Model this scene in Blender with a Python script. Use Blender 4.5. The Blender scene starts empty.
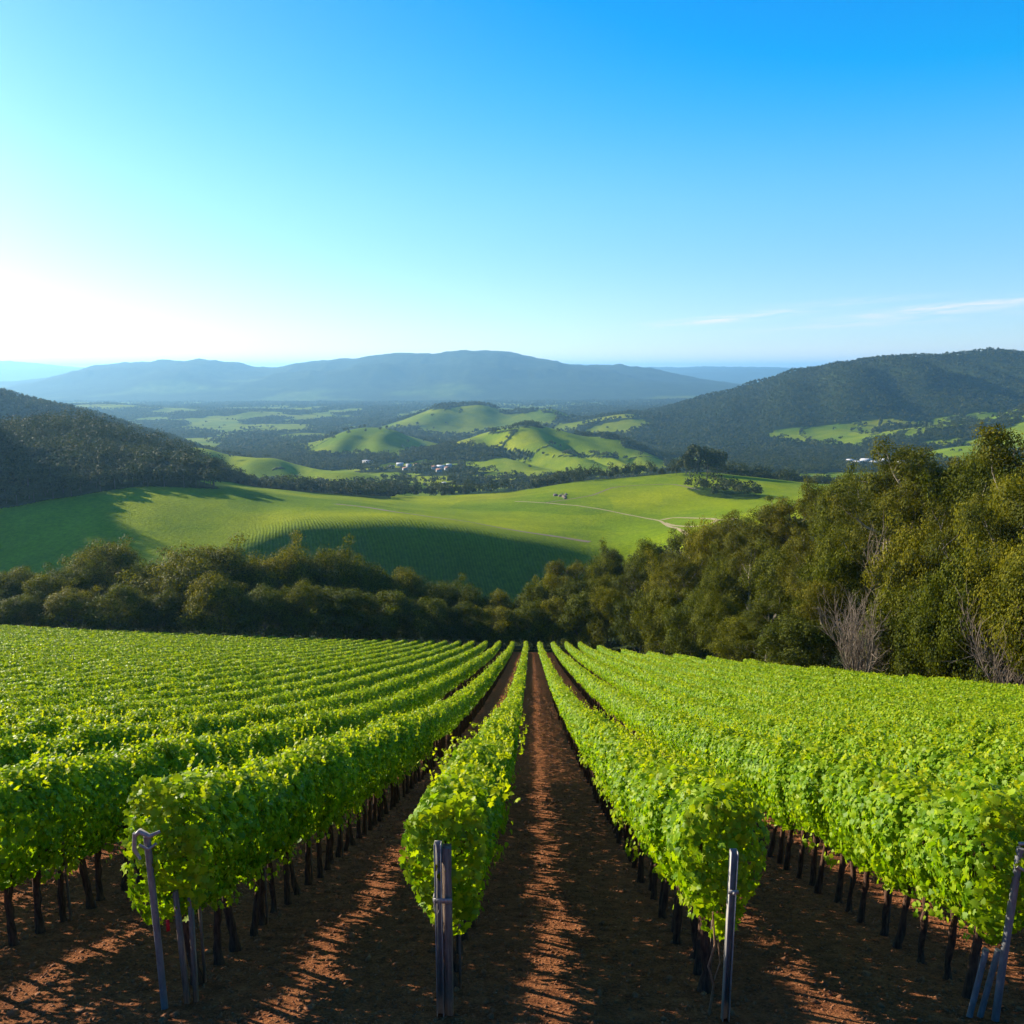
import bpy, math, random
import numpy as np
from mathutils import Vector, Euler

# ------------------------------------------------------------------ camera, sky, sun, exposure
F_PX = 796.0
PITCH = math.atan(142.0 / F_PX)
YAW = math.atan(19.0 / F_PX)
SUN_EL = math.radians(19.8)
SUN_AZ = math.radians(30.0)          # how far the sun stands forward of due left
scene = bpy.context.scene
cam_data = bpy.data.cameras.new('camera')
cam_data.sensor_width = 36.0
cam_data.lens = 36.0 * F_PX / 1024.0
cam_data.clip_start = 0.1
cam_data.clip_end = 120000.0
cam = bpy.data.objects.new('camera', cam_data)
scene.collection.objects.link(cam)
cam.location = (0, 0, 0)
cam.rotation_euler = (math.pi / 2 - PITCH, 0, YAW)
scene.camera = cam

sun_dir = Vector((-math.cos(SUN_AZ) * math.cos(SUN_EL), math.sin(SUN_AZ) * math.cos(SUN_EL), math.sin(SUN_EL)))
sun_data = bpy.data.lights.new('sun', 'SUN')
sun_data.energy = 5.0
sun_data.angle = math.radians(0.55)
sun_data.color = (1.0, 0.90, 0.74)
sun = bpy.data.objects.new('sun', sun_data)
scene.collection.objects.link(sun)
sun.rotation_euler = sun_dir.to_track_quat('Z', 'Y').to_euler()
sun.location = (-200, 100, 200)

world = bpy.data.worlds.new('World')
scene.world = world
world.use_nodes = True
wt = world.node_tree
for n in list(wt.nodes):
    wt.nodes.remove(n)


def nd(t, kind, **kw):
    n = t.nodes.new(kind)
    for k, v in kw.items():
        if k.startswith('i_'):
            n.inputs[k[2:].replace('_', ' ')].default_value = v
        else:
            setattr(n, k, v)
    return n


def build_sky():
    out = nd(wt, 'ShaderNodeOutputWorld')
    bg = nd(wt, 'ShaderNodeBackground')
    bg.inputs['Strength'].default_value = 0.07
    sky = nd(wt, 'ShaderNodeTexSky', sky_type='NISHITA', sun_disc=False)
    sky.sun_elevation = SUN_EL
    sky.sun_rotation = -(math.pi / 2 - SUN_AZ)
    sky.altitude = 300
    sky.air_density = 1.0
    sky.dust_density = 0.6
    sky.ozone_density = 3.0
    # thin streaks of high cloud, fixed to the sky's own directions
    tc = nd(wt, 'ShaderNodeTexCoord')
    sep = nd(wt, 'ShaderNodeSeparateXYZ')
    wt.links.new(tc.outputs['Generated'], sep.inputs[0])

    def m(op, a, b=None, c=None):
        q = nd(wt, 'ShaderNodeMath', operation=op)
        for i, v in enumerate((a, b, c)):
            if v is None:
                continue
            if isinstance(v, (int, float)):
                q.inputs[i].default_value = v
            else:
                wt.links.new(v, q.inputs[i])
        return q.outputs[0]
    # the clear-air tint: colour added by elevation (linear, in the sky's own units)
    up = m('MAXIMUM', sep.outputs['Z'], 0.0)
    chans = []
    for stops in (SKY_R, SKY_G, SKY_B):
        fc = nd(wt, 'ShaderNodeFloatCurve')
        cu = fc.mapping.curves[0]
        pts = [(z / 0.8, 0.5 + v / 20.0) for z, v in stops]
        while len(cu.points) < len(pts):
            cu.points.new(0.5, 0.5)
        for k, q in enumerate(pts):
            cu.points[k].location = q
        fc.mapping.update()
        wt.links.new(m('MINIMUM', m('DIVIDE', up, 0.8), 1.0), fc.inputs['Value'])
        chans.append(m('MULTIPLY', m('SUBTRACT', fc.outputs[0], 0.5), 20.0))
    sk = nd(wt, 'ShaderNodeSeparateColor')
    wt.links.new(sky.outputs[0], sk.inputs[0])
    hi = nd(wt, 'ShaderNodeMapRange', interpolation_type='SMOOTHSTEP')
    hi.inputs['From Min'].default_value = 0.40
    hi.inputs['From Max'].default_value = 0.80
    hi.inputs['To Min'].default_value = 1.0
    hi.inputs['To Max'].default_value = 0.40
    wt.links.new(sep.outputs['Z'], hi.inputs['Value'])
    skc = nd(wt, 'ShaderNodeCombineColor')
    for k in range(3):
        wt.links.new(m('MULTIPLY', m('MAXIMUM', m('ADD', sk.outputs[k], chans[k]), 0.0), hi.outputs[0]), skc.inputs[k])
    az = m('ARCTAN2', sep.outputs['X'], sep.outputs['Y'])
    el = m('ARCSINE', sep.outputs['Z'])
    total = None
    for (a0, e0, wa, we, tilt, amp) in CLOUDS:
        da = m('SUBTRACT', az, a0)
        de = m('SUBTRACT', m('SUBTRACT', el, e0), m('MULTIPLY', da, tilt))
        r2 = m('ADD', m('POWER', m('DIVIDE', m('ABSOLUTE', da), wa), 2.0), m('POWER', m('DIVIDE', m('ABSOLUTE', de), we), 2.0))
        g = m('MULTIPLY', m('EXPONENT', m('MULTIPLY', r2, -1.0)), amp)
        total = g if total is None else m('ADD', total, g)
    comb = nd(wt, 'ShaderNodeCombineXYZ')
    wt.links.new(m('MULTIPLY', az, 9.0), comb.inputs[0])
    wt.links.new(m('MULTIPLY', m('SUBTRACT', el, m('MULTIPLY', az, 0.05)), 110.0), comb.inputs[1])
    nz = nd(wt, 'ShaderNodeTexNoise')
    nz.inputs['Scale'].default_value = 1.6
    nz.inputs['Detail'].default_value = 6.0
    nz.inputs['Roughness'].default_value = 0.6
    nz.inputs['Distortion'].default_value = 0.6
    wt.links.new(comb.outputs[0], nz.inputs['Vector'])
    nn = nd(wt, 'ShaderNodeMapRange')
    nn.inputs['From Min'].default_value = 0.36
    nn.inputs['From Max'].default_value = 0.62
    wt.links.new(nz.outputs['Fac'], nn.inputs['Value'])
    fac = nd(wt, 'ShaderNodeMath', operation='MULTIPLY', use_clamp=True)
    wt.links.new(total, fac.inputs[0])
    wt.links.new(nn.outputs[0], fac.inputs[1])
    mix = nd(wt, 'ShaderNodeMixRGB')
    mix.inputs[2].default_value = (7.2, 7.0, 7.2, 1)
    wt.links.new(fac.outputs[0], mix.inputs[0])
    wt.links.new(skc.outputs[0], mix.inputs[1])
    wt.links.new(mix.outputs[0], bg.inputs['Color'])
    wt.links.new(bg.outputs[0], out.inputs['Surface'])


# azimuth, elevation, half width, half height, tilt, amount
CLOUDS = [(0.235, 0.060, 0.085, 0.0040, 0.08, 1.0), (0.47, 0.066, 0.10, 0.0050, 0.07, 1.0), (0.40, 0.052, 0.16, 0.004, 0.05, 0.35),
          (0.36, 0.075, 0.09, 0.004, 0.05, 0.25)]
SKY_R = [(0.0, 7.0), (0.02, 3.0), (0.05, 0.7), (0.09, 0.0), (0.20, -0.62), (0.29, -1.12), (0.38, -1.25), (0.8, -1.25)]
SKY_G = [(0.0, 6.0), (0.02, 3.0), (0.05, 1.7), (0.09, 1.2), (0.20, 1.1), (0.29, 0.75), (0.38, 0.40), (0.8, 0.3)]
SKY_B = [(0.0, 5.0), (0.02, 3.0), (0.05, 2.7), (0.09, 2.6), (0.20, 2.8), (0.38, 3.2), (0.8, 3.0)]
build_sky()

vs = scene.view_settings
vs.view_transform = 'Standard'
vs.look = 'None'
vs.gamma = 1.0
vs.exposure = 1.1
scene.render.engine = 'CYCLES'
cy = scene.cycles
cy.use_denoising = True
cy.max_bounces = 5
cy.diffuse_bounces = 3
cy.glossy_bounces = 1
cy.transmission_bounces = 3
cy.transparent_max_bounces = 4
cy.volume_bounces = 1
cy.use_adaptive_sampling = True
cy.adaptive_threshold = 0.02
cy.caustics_reflective = False
cy.caustics_refractive = False
cy.sample_clamp_indirect = 4.0

# ------------------------------------------------------------------ projection helpers and noise
cp, sp = math.cos(PITCH), math.sin(PITCH)
cw, sw = math.cos(YAW), math.sin(YAW)
FW = np.array([-sw * cp, cw * cp, -sp])
RT = np.array([cw, sw, 0.0])
UP = np.cross(RT, FW)


def ray(px, py):
    return FW + RT * ((px - 512.0) / F_PX) + UP * ((512.0 - py) / F_PX)


def at(px, py, Y):
    r = ray(px, py)
    return r * (Y / r[1])


def proj(x, y, z):
    d = x * FW[0] + y * FW[1] + z * FW[2]
    u = x * RT[0] + y * RT[1] + z * RT[2]
    v = x * UP[0] + y * UP[1] + z * UP[2]
    d = np.where(np.abs(d) < 1e-6, 1e-6, d)
    return 512 + F_PX * u / d, 512 - F_PX * v / d, d


_tab = np.random.RandomState(7).rand(256, 256)


def vnoise(x, y):
    xi = np.floor(x).astype(int)
    yi = np.floor(y).astype(int)
    fx = x - xi
    fy = y - yi
    fx = fx * fx * (3 - 2 * fx)
    fy = fy * fy * (3 - 2 * fy)
    a = _tab[xi & 255, yi & 255]
    b = _tab[(xi + 1) & 255, yi & 255]
    c = _tab[xi & 255, (yi + 1) & 255]
    d = _tab[(xi + 1) & 255, (yi + 1) & 255]
    return (a * (1 - fx) + b * fx) * (1 - fy) + (c * (1 - fx) + d * fx) * fy - 0.5


def fbm(x, y, octv=4, ridged=False):
    s = 0.0
    a = 1.0
    for i in range(octv):
        n = vnoise(x * 2 ** i + 17.3 * i, y * 2 ** i + 5.1 * i)
        s = s + a * ((0.25 - np.abs(n)) * 2 if ridged else n)
        a *= 0.5
    return s


def sstep(a, b, t):
    t = np.clip((t - a) / (b - a), 0, 1)
    return t * t * (3 - 2 * t)


def pchip_eval(X, Yv, q):
    """Monotone cubic along axis 0. X, Yv: (K,N); q: (N,)."""
    K, N = X.shape
    h = np.diff(X, axis=0)
    dl = np.diff(Yv, axis=0) / h
    m = np.zeros_like(X)
    w1 = 2 * h[1:] + h[:-1]
    w2 = h[1:] + 2 * h[:-1]
    ok = dl[1:] * dl[:-1] > 0
    with np.errstate(divide='ignore', invalid='ignore'):
        mm = (w1 + w2) / (w1 / np.where(ok, dl[:-1], 1) + w2 / np.where(ok, dl[1:], 1))
    m[1:-1] = np.where(ok, mm, 0)
    m[0] = dl[0]
    m[-1] = dl[-1]
    idx = np.clip((X[1:-1] <= q[None, :]).sum(0), 0, K - 2)
    j = np.arange(N)
    x0 = X[idx, j]
    hh = h[idx, j]
    t = np.clip((q - x0) / hh, 0, 1)
    y0 = Yv[idx, j]
    y1 = Yv[idx + 1, j]
    m0 = m[idx, j] * hh
    m1 = m[idx + 1, j] * hh
    t2 = t * t
    t3 = t2 * t
    return y0 * (2 * t3 - 3 * t2 + 1) + m0 * (t3 - 2 * t2 + t) + y1 * (3 * t2 - 2 * t3) + m1 * (t3 - t2)


def pchip1(xs, ys, q):
    xs = np.asarray(xs, float)
    ys = np.asarray(ys, float)
    q = np.asarray(q, float)
    qq = np.clip(q, xs[0], xs[-1])
    return pchip_eval(np.repeat(xs[:, None], qq.size, 1), np.repeat(ys[:, None], qq.size, 1), qq.ravel()).reshape(q.shape)


# ------------------------------------------------------------------ terrain
_vy = [-60, -20, 0, 6.1, 7, 12.5, 32.1, 70, 140, 170, 230, 300]
_vz = [16.0, 4.5, -3.0, -5.65, -6.02, -8.3, -15.9, -28.9, -51.4, -60.0, -72, -84]


def right_edge(Y):
    """x of the vineyard's right-hand edge at a given Y."""
    return np.interp(Y, [-10, 30, 45, 60, 85, 115, 140, 150], [46, 36, 32, 29.5, 25, 15, 10.5, 8])


def near_z(x, Y):
    z = pchip1(_vy, _vz, Y)
    z = z + 0.00026 * np.minimum(x, 0) ** 2
    bank = 15.0 * sstep(4, 45, x - right_edge(np.minimum(Y, 150)))
    fall = 1 - sstep(120, 330, Y)
    return z + bank * fall


# feature lines: name -> [(px, Y, py)]
LINES = [
    # valley behind the first trees
    [(-900, 250, 640), (-300, 250, 632), (0, 250, 622), (300, 300, 640), (560, 300, 640), (640, 240, 590), (760, 240, 565), (900, 240, 540), (1100, 240, 530), (1900, 240, 500)],
    # foot of the near green hill
    [(-900, 310, 600), (-300, 310, 606), (0, 315, 606), (180, 340, 606), (300, 384, 612), (400, 392, 612), (520, 404, 608), (600, 412, 602), (650, 400, 585), (700, 310, 560), (850, 310, 538), (1100, 300, 515), (1900, 300, 480)],
    # brow of the near green hill
    [(-900, 380, 560), (-300, 380, 572), (0, 375, 572), (120, 375, 569), (200, 390, 560), (245, 410, 541), (300, 424, 525), (375, 434, 521), (450, 440, 527), (512, 444, 537), (600, 450, 547), (680, 450, 530), (760, 420, 515), (900, 420, 500), (1100, 420, 480), (1900, 400, 450)],
    # crest of its front lobe
    [(-900, 480, 400), (-300, 460, 440), (-100, 450, 500), (0, 440, 512), (60, 470, 499), (130, 510, 488), (220, 540, 489), (330, 560, 502), (430, 540, 514), (512, 520, 524), (600, 525, 526), (700, 500, 521), (800, 510, 505), (950, 510, 490), (1100, 510, 475), (1900, 500, 440)],
    # hollow, then the long field; out-of-view left end raised to shade the hill
    [(-900, 560, 260), (-300, 560, 310), (-160, 560, 350), (-60, 555, 415), (0, 540, 475), (60, 560, 473), (130, 590, 471), (220, 620, 484), (330, 640, 497), (430, 620, 508), (512, 590, 512), (600, 600, 508), (660, 600, 507), (740, 610, 498), (850, 620, 492), (1100, 620, 475), (1900, 600, 440)],
    # left wooded ridge crest, heightened out of view to cast shadow / right field crest
    [(-900, 700, 270), (-300, 690, 320), (-60, 690, 408), (0, 700, 438), (80, 720, 436), (130, 730, 447), (190, 740, 466), (240, 750, 484), (300, 740, 491), (400, 740, 497), (500, 760, 493), (560, 770, 484), (620, 780, 479), (700, 780, 473), (760, 760, 478), (830, 760, 484), (1000, 760, 470), (1900, 760, 440)],
    # hidden fall behind it
    [(-900, 950, 370), (-300, 930, 400), (0, 930, 455), (200, 930, 485), (300, 930, 499), (400, 930, 500), (500, 950, 500), (600, 980, 495), (700, 980, 490), (800, 980, 492), (1000, 980, 485), (1900, 980, 450)],
    # valley floor with the village
    [(-900, 1400, 440), (-300, 1400, 452), (0, 1400, 468), (300, 1400, 470), (500, 1400, 470), (700, 1400, 472), (900, 1400, 474), (1100, 1450, 470), (1900, 1450, 440)],
    [(-900, 2100, 430), (-300, 2100, 440), (0, 2100, 446), (300, 2100, 446), (600, 2100, 446), (800, 2000, 448), (930, 2000, 446), (1100, 2000, 440), (1900, 2000, 410)],
    # right wooded hill crest line, plain elsewhere
    [(-900, 3300, 425), (-300, 3300, 425), (0, 3300, 425), (300, 3300, 425), (560, 3300, 424), (600, 3300, 422), (640, 3250, 416), (680, 3200, 406), (720, 3150, 397), (760, 3100, 387), (800, 3050, 373), (850, 3000, 362), (890, 3000, 358), (940, 3050, 357), (1024, 3100, 356), (1200, 3100, 348), (1900, 3100, 330)],
    [(-900, 4600, 410), (0, 4600, 410), (600, 4600, 410), (700, 4600, 408), (800, 4600, 396), (1024, 4600, 380), (1900, 4600, 370)],
    [(-900, 6800, 399), (-300, 6800, 400), (0, 6800, 401), (300, 6800, 401), (600, 6800, 400), (800, 6800, 396), (1000, 6800, 392), (1900, 6800, 390)],
    # the long blue mountain
    [(-900, 9500, 388), (-300, 9500, 385), (0, 9500, 383), (60, 9500, 374), (130, 9500, 366), (210, 9500, 363), (270, 9500, 368), (300, 9500, 363), (345, 9500, 358), (400, 9500, 354), (430, 9500, 353), (470, 9500, 351.5), (500, 9500, 354), (530, 9500, 360), (580, 9500, 365), (640, 9500, 370), (690, 9500, 379), (740, 9500, 384), (800, 9500, 388), (1900, 9500, 388)],
    [(-900, 13000, 385), (300, 13000, 385), (1900, 13000, 385)],
    [(-900, 19000, 366), (-100, 19000, 364), (0, 19000, 361), (60, 19000, 366), (120, 19000, 370), (300, 19000, 374), (420, 19000, 368), (500, 19000, 365), (560, 19000, 364), (640, 19000, 367.5), (700, 19000, 367), (790, 19000, 368), (850, 19000, 371), (1900, 19000, 368)],
    [(-900, 27000, 379), (300, 27000, 379), (1900, 27000, 379)],
    [(-900, 45000, 371), (300, 45000, 371), (1900, 45000, 371)],
]
FEAT = []
for ln in LINES:
    P = [at(px, py, Y) for (px, Y, py) in ln]
    FEAT.append((np.array([p[0] / p[1] for p in P]), np.array([p[1] for p in P]), np.array([p[2] for p in P])))


def feat(k, c):
    cs, Ys, Zs = FEAT[k]
    return pchip1(cs, Ys, c), pchip1(cs, Zs, c)


# hills standing on the valley floor: px, py of the top, Y, half widths (m), turn (deg), power
HILLS = [
    (372, 427, 1900, 150, 190, 0, 1.0), (432, 448, 1850, 110, 120, 0, 1.0), (310, 446, 1850, 110, 140, 20, 1.0),
    (524, 422, 1750, 110, 170, 15, 1.0), (460, 440, 1750, 90, 130, 0, 1.0), (600, 436, 1700, 130, 120, 0, 1.0), (640, 455, 1560, 70, 120, -20, 1.0),
    (565, 453, 1500, 46, 130, 30, 1.0), (505, 459, 1480, 36, 110, 30, 1.0), (612, 458, 1480, 40, 100, 20, 1.0),
    (475, 404, 3100, 150, 280, 0, 1.0), (545, 409, 3000, 150, 200, 0, 1.0), (620, 416, 2700, 180, 200, 0, 1.0), (430, 412, 2900, 130, 200, 0, 1.0),
    (180, 450, 1200, 110, 100, 0, 1.0), (260, 458, 1180, 100, 90, 0, 1.0), (340, 472, 1130, 80, 80, 0, 1.0), (400, 484, 1080, 60, 60, 0, 1.0),
    (-160, 372, 1500, 260, 170, 0, 0), (0, 397, 1500, 130, 140, 0, 0), (60, 410, 1500, 90, 130, 0, 0), (120, 427, 1480, 80, 120, 0, 0), (175, 443, 1460, 60, 100, 0, 0), (-500, 360, 1500, 400, 200, 0, 0),
    (1010, 414, 1900, 150, 260, 20, 1.0), (925, 428, 1900, 120, 190, 25, 1.0), (1120, 405, 1800, 200, 260, 0, 1.0), (985, 446, 1500, 90, 110, 10, 1.0),
    (700, 452, 2000, 130, 130, 0, 1.0), (90, 405, 4300, 500, 300, 0, 1.0), (250, 412, 4000, 300, 250, 0, 1.0),
]
# gullies that fold the big slopes: px, py, Y, half widths, turn, depth
GULLIES = [
    (962, 385, 2760, 55, 330, 12, 55), (880, 395, 2700, 50, 300, -8, 30), (815, 402, 2700, 45, 280, -18, 28), (760, 415, 2750, 45, 260, -20, 22), (1040, 385, 2700, 60, 330, 20, 45), (700, 425, 2850, 45, 220, -25, 14),
    (240, 376, 8500, 260, 700, 10, 40), (420, 374, 8500, 300, 700, -8, 45), (545, 376, 8500, 300, 700, -12, 45), (330, 374, 8500, 220, 700, 0, 35), (130, 379, 8500, 250, 700, 0, 25), (620, 382, 8500, 250, 700, -14, 25),
    (590, 462, 1500, 16, 100, 30, 13), (536, 462, 1500, 16, 100, 30, 14), (355, 450, 1720, 26, 110, 0, 16), (560, 440, 1640, 16, 90, 30, 12), (495, 445, 1640, 18, 100, 20, 12), (640, 468, 1470, 16, 80, 20, 9), (300, 468, 1130, 14, 60, 25, 6), (230, 460, 1130, 14, 60, 25, 6),
]


def loft_raw(x, Y):
    c = np.clip(x / np.maximum(Y, 1.0), -3, 3)
    X = []
    Z = []
    for k in range(len(FEAT)):
        a, b = feat(k, c)
        X.append(np.log(a))
        Z.append(b)
    q = np.clip(np.log(np.maximum(Y, 1.0)), np.min(X[0]) - 0.3, np.log(44900))
    X0 = np.full_like(c, math.log(175.0))
    Z0 = near_z(c * 175.0, np.full_like(c, 175.0))
    X = np.array([X0] + X)
    Z = np.array([Z0] + Z)
    return pchip_eval(X, Z, np.clip(q, math.log(175.0), None))


_L = None


def loft(x, Y):
    """The lofted relief, tabulated once over bearing and log distance, softened a little, then read back."""
    global _L
    c0, dc, nc = -3.0, 0.005, 1201
    l0, dl, nl = math.log(150.0), 0.0052, 1100
    if _L is None:
        cs = c0 + dc * np.arange(nc)
        T = np.zeros((nl, nc))
        for i in range(0, nl, 60):
            Yg = np.exp(l0 + dl * np.arange(i, min(nl, i + 60)))
            CC, YY = np.meshgrid(cs, Yg)
            T[i:i + 60] = loft_raw((CC * YY).ravel(), YY.ravel()).reshape(CC.shape)
        for ax, sg in ((1, 2.6), (0, 2.0)):
            k = np.exp(-0.5 * (np.arange(-8, 9) / sg) ** 2)
            k /= k.sum()
            P = np.pad(T, [(8, 8) if a == ax else (0, 0) for a in (0, 1)], mode='edge')
            T = sum(k[j] * (P[:, j:j + nc] if ax == 1 else P[j:j + nl]) for j in range(17))
        _L = T
    u = (np.clip(x / np.maximum(Y, 1.0), -2.99, 2.99) - c0) / dc
    v = np.clip((np.log(np.maximum(Y, 150.0)) - l0) / dl, 0, nl - 1.001)
    i = u.astype(int)
    j = v.astype(int)
    fu = u - i
    fv = v - j
    return (_L[j, i] * (1 - fu) + _L[j, i + 1] * fu) * (1 - fv) + (_L[j + 1, i] * (1 - fu) + _L[j + 1, i + 1] * fu) * fv


_H = None


def terrain(x, Y):
    global _H
    x = np.asarray(x, float).ravel()
    Y = np.asarray(Y, float).ravel()
    zn = near_z(x, Y)
    zl = loft(x, Y)
    t = sstep(150, 215, Y)
    z = zn * (1 - t) + zl * t
    if _H is None:
        # the tops are fitted one after another, so that overlapping hills still end at the right height
        hs = []
        for (px, py, yy, sx, sy, rot, pw) in HILLS:
            p = at(px, py, yy)
            hs.append([p[0], p[1], p[2], sx, sy, math.radians(rot), pw])
        A = np.zeros((len(hs), len(hs)))
        b = np.zeros(len(hs))
        base = loft(np.array([h[0] for h in hs]), np.array([h[1] for h in hs]))
        for i, h in enumerate(hs):
            b[i] = h[2] - base[i]
            for j, g in enumerate(hs):
                A[i, j] = hill_w(np.array([h[0]]), np.array([h[1]]), g)[0]
        amp = np.clip(np.linalg.lstsq(A, b, rcond=0.05)[0], -40, 400)
        _H = [(h, a) for h, a in zip(hs, amp)]
    for h, a in _H:
        m = (np.abs(x - h[0]) < 4 * max(h[3], h[4])) & (np.abs(Y - h[1]) < 4 * max(h[3], h[4]))
        if m.any():
            z[m] += a * hill_w(x[m], Y[m], h)
    for (gx, gy, gY, sx, sy, rot, dep) in GULLIES:
        p = at(gx, gy, gY)
        g = (p[0], p[1], p[2], sx, sy, math.radians(rot))
        mm = (np.abs(x - g[0]) < 4 * max(sx, sy)) & (np.abs(Y - g[1]) < 4 * max(sx, sy))
        if mm.any():
            z[mm] -= dep * hill_w(x[mm], Y[mm], g)
    # relief: ribs and gullies growing with distance
    far = sstep(900, 2400, Y)
    z += far * 34 * (fbm(x / 420, Y / 420, 4, True) - 0.2) * sstep(-190, -60, z)
    vfar = sstep(5200, 8800, Y)
    z += vfar * (1 - sstep(14000, 20000, Y)) * 90 * (fbm(x / 1500, Y / 1500, 5, True) - 0.2) * sstep(-260, 20, z)
    z += sstep(330, 700, Y) * 1.2 * fbm(x / 60, Y / 60, 3)
    z += sstep(1000, 1500, Y) * 7 * fbm(x / 170, Y / 170, 3)
    return z


def hill_w(x, Y, h):
    dx = x - h[0]
    dy = Y - h[1]
    c, s = math.cos(h[5]), math.sin(h[5])
    u = (dx * c + dy * s) / h[3]
    v = (-dx * s + dy * c) / h[4]
    if len(h) > 6 and h[6]:
        u = np.where(u > 0, u / 0.52, u)
        v = np.where(v < 0, v / 0.72, v)
    return np.exp(-0.5 * (u * u + v * v) ** 1.15)


def tz(x, y):
    return float(terrain([x], [y])[0])


def hit(px, py, y0=5.0, y1=30000.0):
    r = ray(px, py)
    Y = np.exp(np.linspace(math.log(y0), math.log(y1), 2600))
    x = r[0] / r[1] * Y
    z = r[2] / r[1] * Y
    g = terrain(x, Y)
    b = np.nonzero(z <= g)[0]
    i = b[0] if len(b) else len(Y) - 1
    if i > 0:
        d0 = z[i - 1] - g[i - 1]
        d1 = z[i] - g[i]
        t = d0 / (d0 - d1 + 1e-9)
        yy = Y[i - 1] + t * (Y[i] - Y[i - 1])
    else:
        yy = Y[i]
    return r * (yy / r[1])


# ------------------------------------------------------------------ mesh and tagging helpers
col = scene.collection


def mk_mesh(name, verts, groups, mats, attrs=None, smooth=False):
    """groups: list of (faces array (n,k), material index)."""
    me = bpy.data.meshes.new(name)
    verts = np.asarray(verts, np.float32)
    me.vertices.add(len(verts))
    me.vertices.foreach_set('co', verts.ravel())
    nl = sum(g[0].size for g in groups)
    nf = sum(len(g[0]) for g in groups)
    me.loops.add(nl)
    me.polygons.add(nf)
    me.loops.foreach_set('vertex_index', np.concatenate([g[0].ravel() for g in groups]).astype(np.int32))
    starts = []
    mi = []
    o = 0
    for f, m in groups:
        n, k = f.shape
        starts.append(o + np.arange(n) * k)
        mi.append(np.full(n, m))
        o += n * k
    me.polygons.foreach_set('loop_start', np.concatenate(starts).astype(np.int32))
    me.polygons.foreach_set('material_index', np.concatenate(mi).astype(np.int32))
    if smooth:
        me.polygons.foreach_set('use_smooth', np.ones(nf, bool))
    for m in mats:
        me.materials.append(m)
    for an, av in (attrs or {}).items():
        a = me.attributes.new(an, 'FLOAT_COLOR', 'POINT')
        a.data.foreach_set('color', np.asarray(av, np.float32).ravel())
    me.update()
    me.validate()
    return me


def tag(o, label=None, cat=None, group=None, kind=None):
    if label:
        o['label'] = label
    if cat:
        o['category'] = cat
    if group:
        o['group'] = group
    if kind:
        o['kind'] = kind
    return o


def link(name, me, parent=None):
    o = bpy.data.objects.new(name, me)
    col.objects.link(o)
    if parent is not None:
        o.parent = parent
    return o


def new_mat(name):
    m = bpy.data.materials.new(name)
    m.use_nodes = True
    t = m.node_tree
    for n in list(t.nodes):
        t.nodes.remove(n)
    return m, t


def ramp(t, fac, stops):
    r = nd(t, 'ShaderNodeValToRGB')
    e = r.color_ramp.elements
    while len(e) < len(stops):
        e.new(0.5)
    for i, (p, c) in enumerate(stops):
        e[i].position = p
        e[i].color = (*c, 1)
    t.links.new(fac, r.inputs[0])
    return r.outputs[0]


class Soup:
    """Collects tubes, boxes and loose faces into one mesh."""

    def __init__(s):
        s.v = []
        s.f = {}
        s.n = 0

    def add(s, v, f, m=0):
        v = np.asarray(v, float)
        f = np.asarray(f, int) + s.n
        s.v.append(v)
        s.f.setdefault((f.shape[1], m), []).append(f)
        s.n += len(v)

    def tube(s, pts, rad, k=6, m=0, cap=True):
        pts = np.asarray(pts, float)
        n = len(pts)
        rad = np.broadcast_to(np.asarray(rad, float), (n,))
        tg = np.gradient(pts, axis=0)
        tg /= np.linalg.norm(tg, axis=1)[:, None] + 1e-9
        ref = np.array([0.31, 0.95, 0.05]) if abs(tg[0][2]) > 0.7 else np.array([0, 0, 1.0])
        a = np.cross(tg, ref)
        a /= np.linalg.norm(a, axis=1)[:, None] + 1e-9
        b = np.cross(tg, a)
        th = np.linspace(0, 2 * math.pi, k, endpoint=False)
        V = pts[:, None, :] + rad[:, None, None] * (np.cos(th)[None, :, None] * a[:, None, :] + np.sin(th)[None, :, None] * b[:, None, :])
        i = np.arange(n - 1)[:, None] * k
        j = np.arange(k)[None, :]
        j2 = (j + 1) % k
        F = np.stack([i + j, i + j2, i + k + j2, i + k + j], -1).reshape(-1, 4)
        s.add(V.reshape(-1, 3), F, m)
        if cap:
            s.add(V[-1], np.arange(k)[None, :], m)
            s.add(V[0], np.arange(k)[None, ::-1], m)

    def box(s, c, d, rot=0.0, m=0, tilt=(0, 0)):
        hx, hy, hz = d[0] / 2, d[1] / 2, d[2] / 2
        V = np.array([[x, y, z] for z in (-hz, hz) for y in (-hy, hy) for x in (-hx, hx)], float)
        V[:, 0] += V[:, 2] * tilt[0]
        V[:, 1] += V[:, 2] * tilt[1]
        cr, sr = math.cos(rot), math.sin(rot)
        V = np.stack([V[:, 0] * cr - V[:, 1] * sr, V[:, 0] * sr + V[:, 1] * cr, V[:, 2]], 1) + np.asarray(c, float)
        s.add(V, [[0, 2, 3, 1], [4, 5, 7, 6], [0, 1, 5, 4], [2, 6, 7, 3], [0, 4, 6, 2], [1, 3, 7, 5]], m)

    def mesh(s, name, mats, smooth=False, attrs=None):
        return mk_mesh(name, np.concatenate(s.v), [(np.concatenate(f), m) for (k, m), f in s.f.items()], mats, attrs, smooth)
# ------------------------------------------------------------------ land cover
def in_field(x, Y):
    return (Y < 143) & (x < right_edge(Y))


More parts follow.
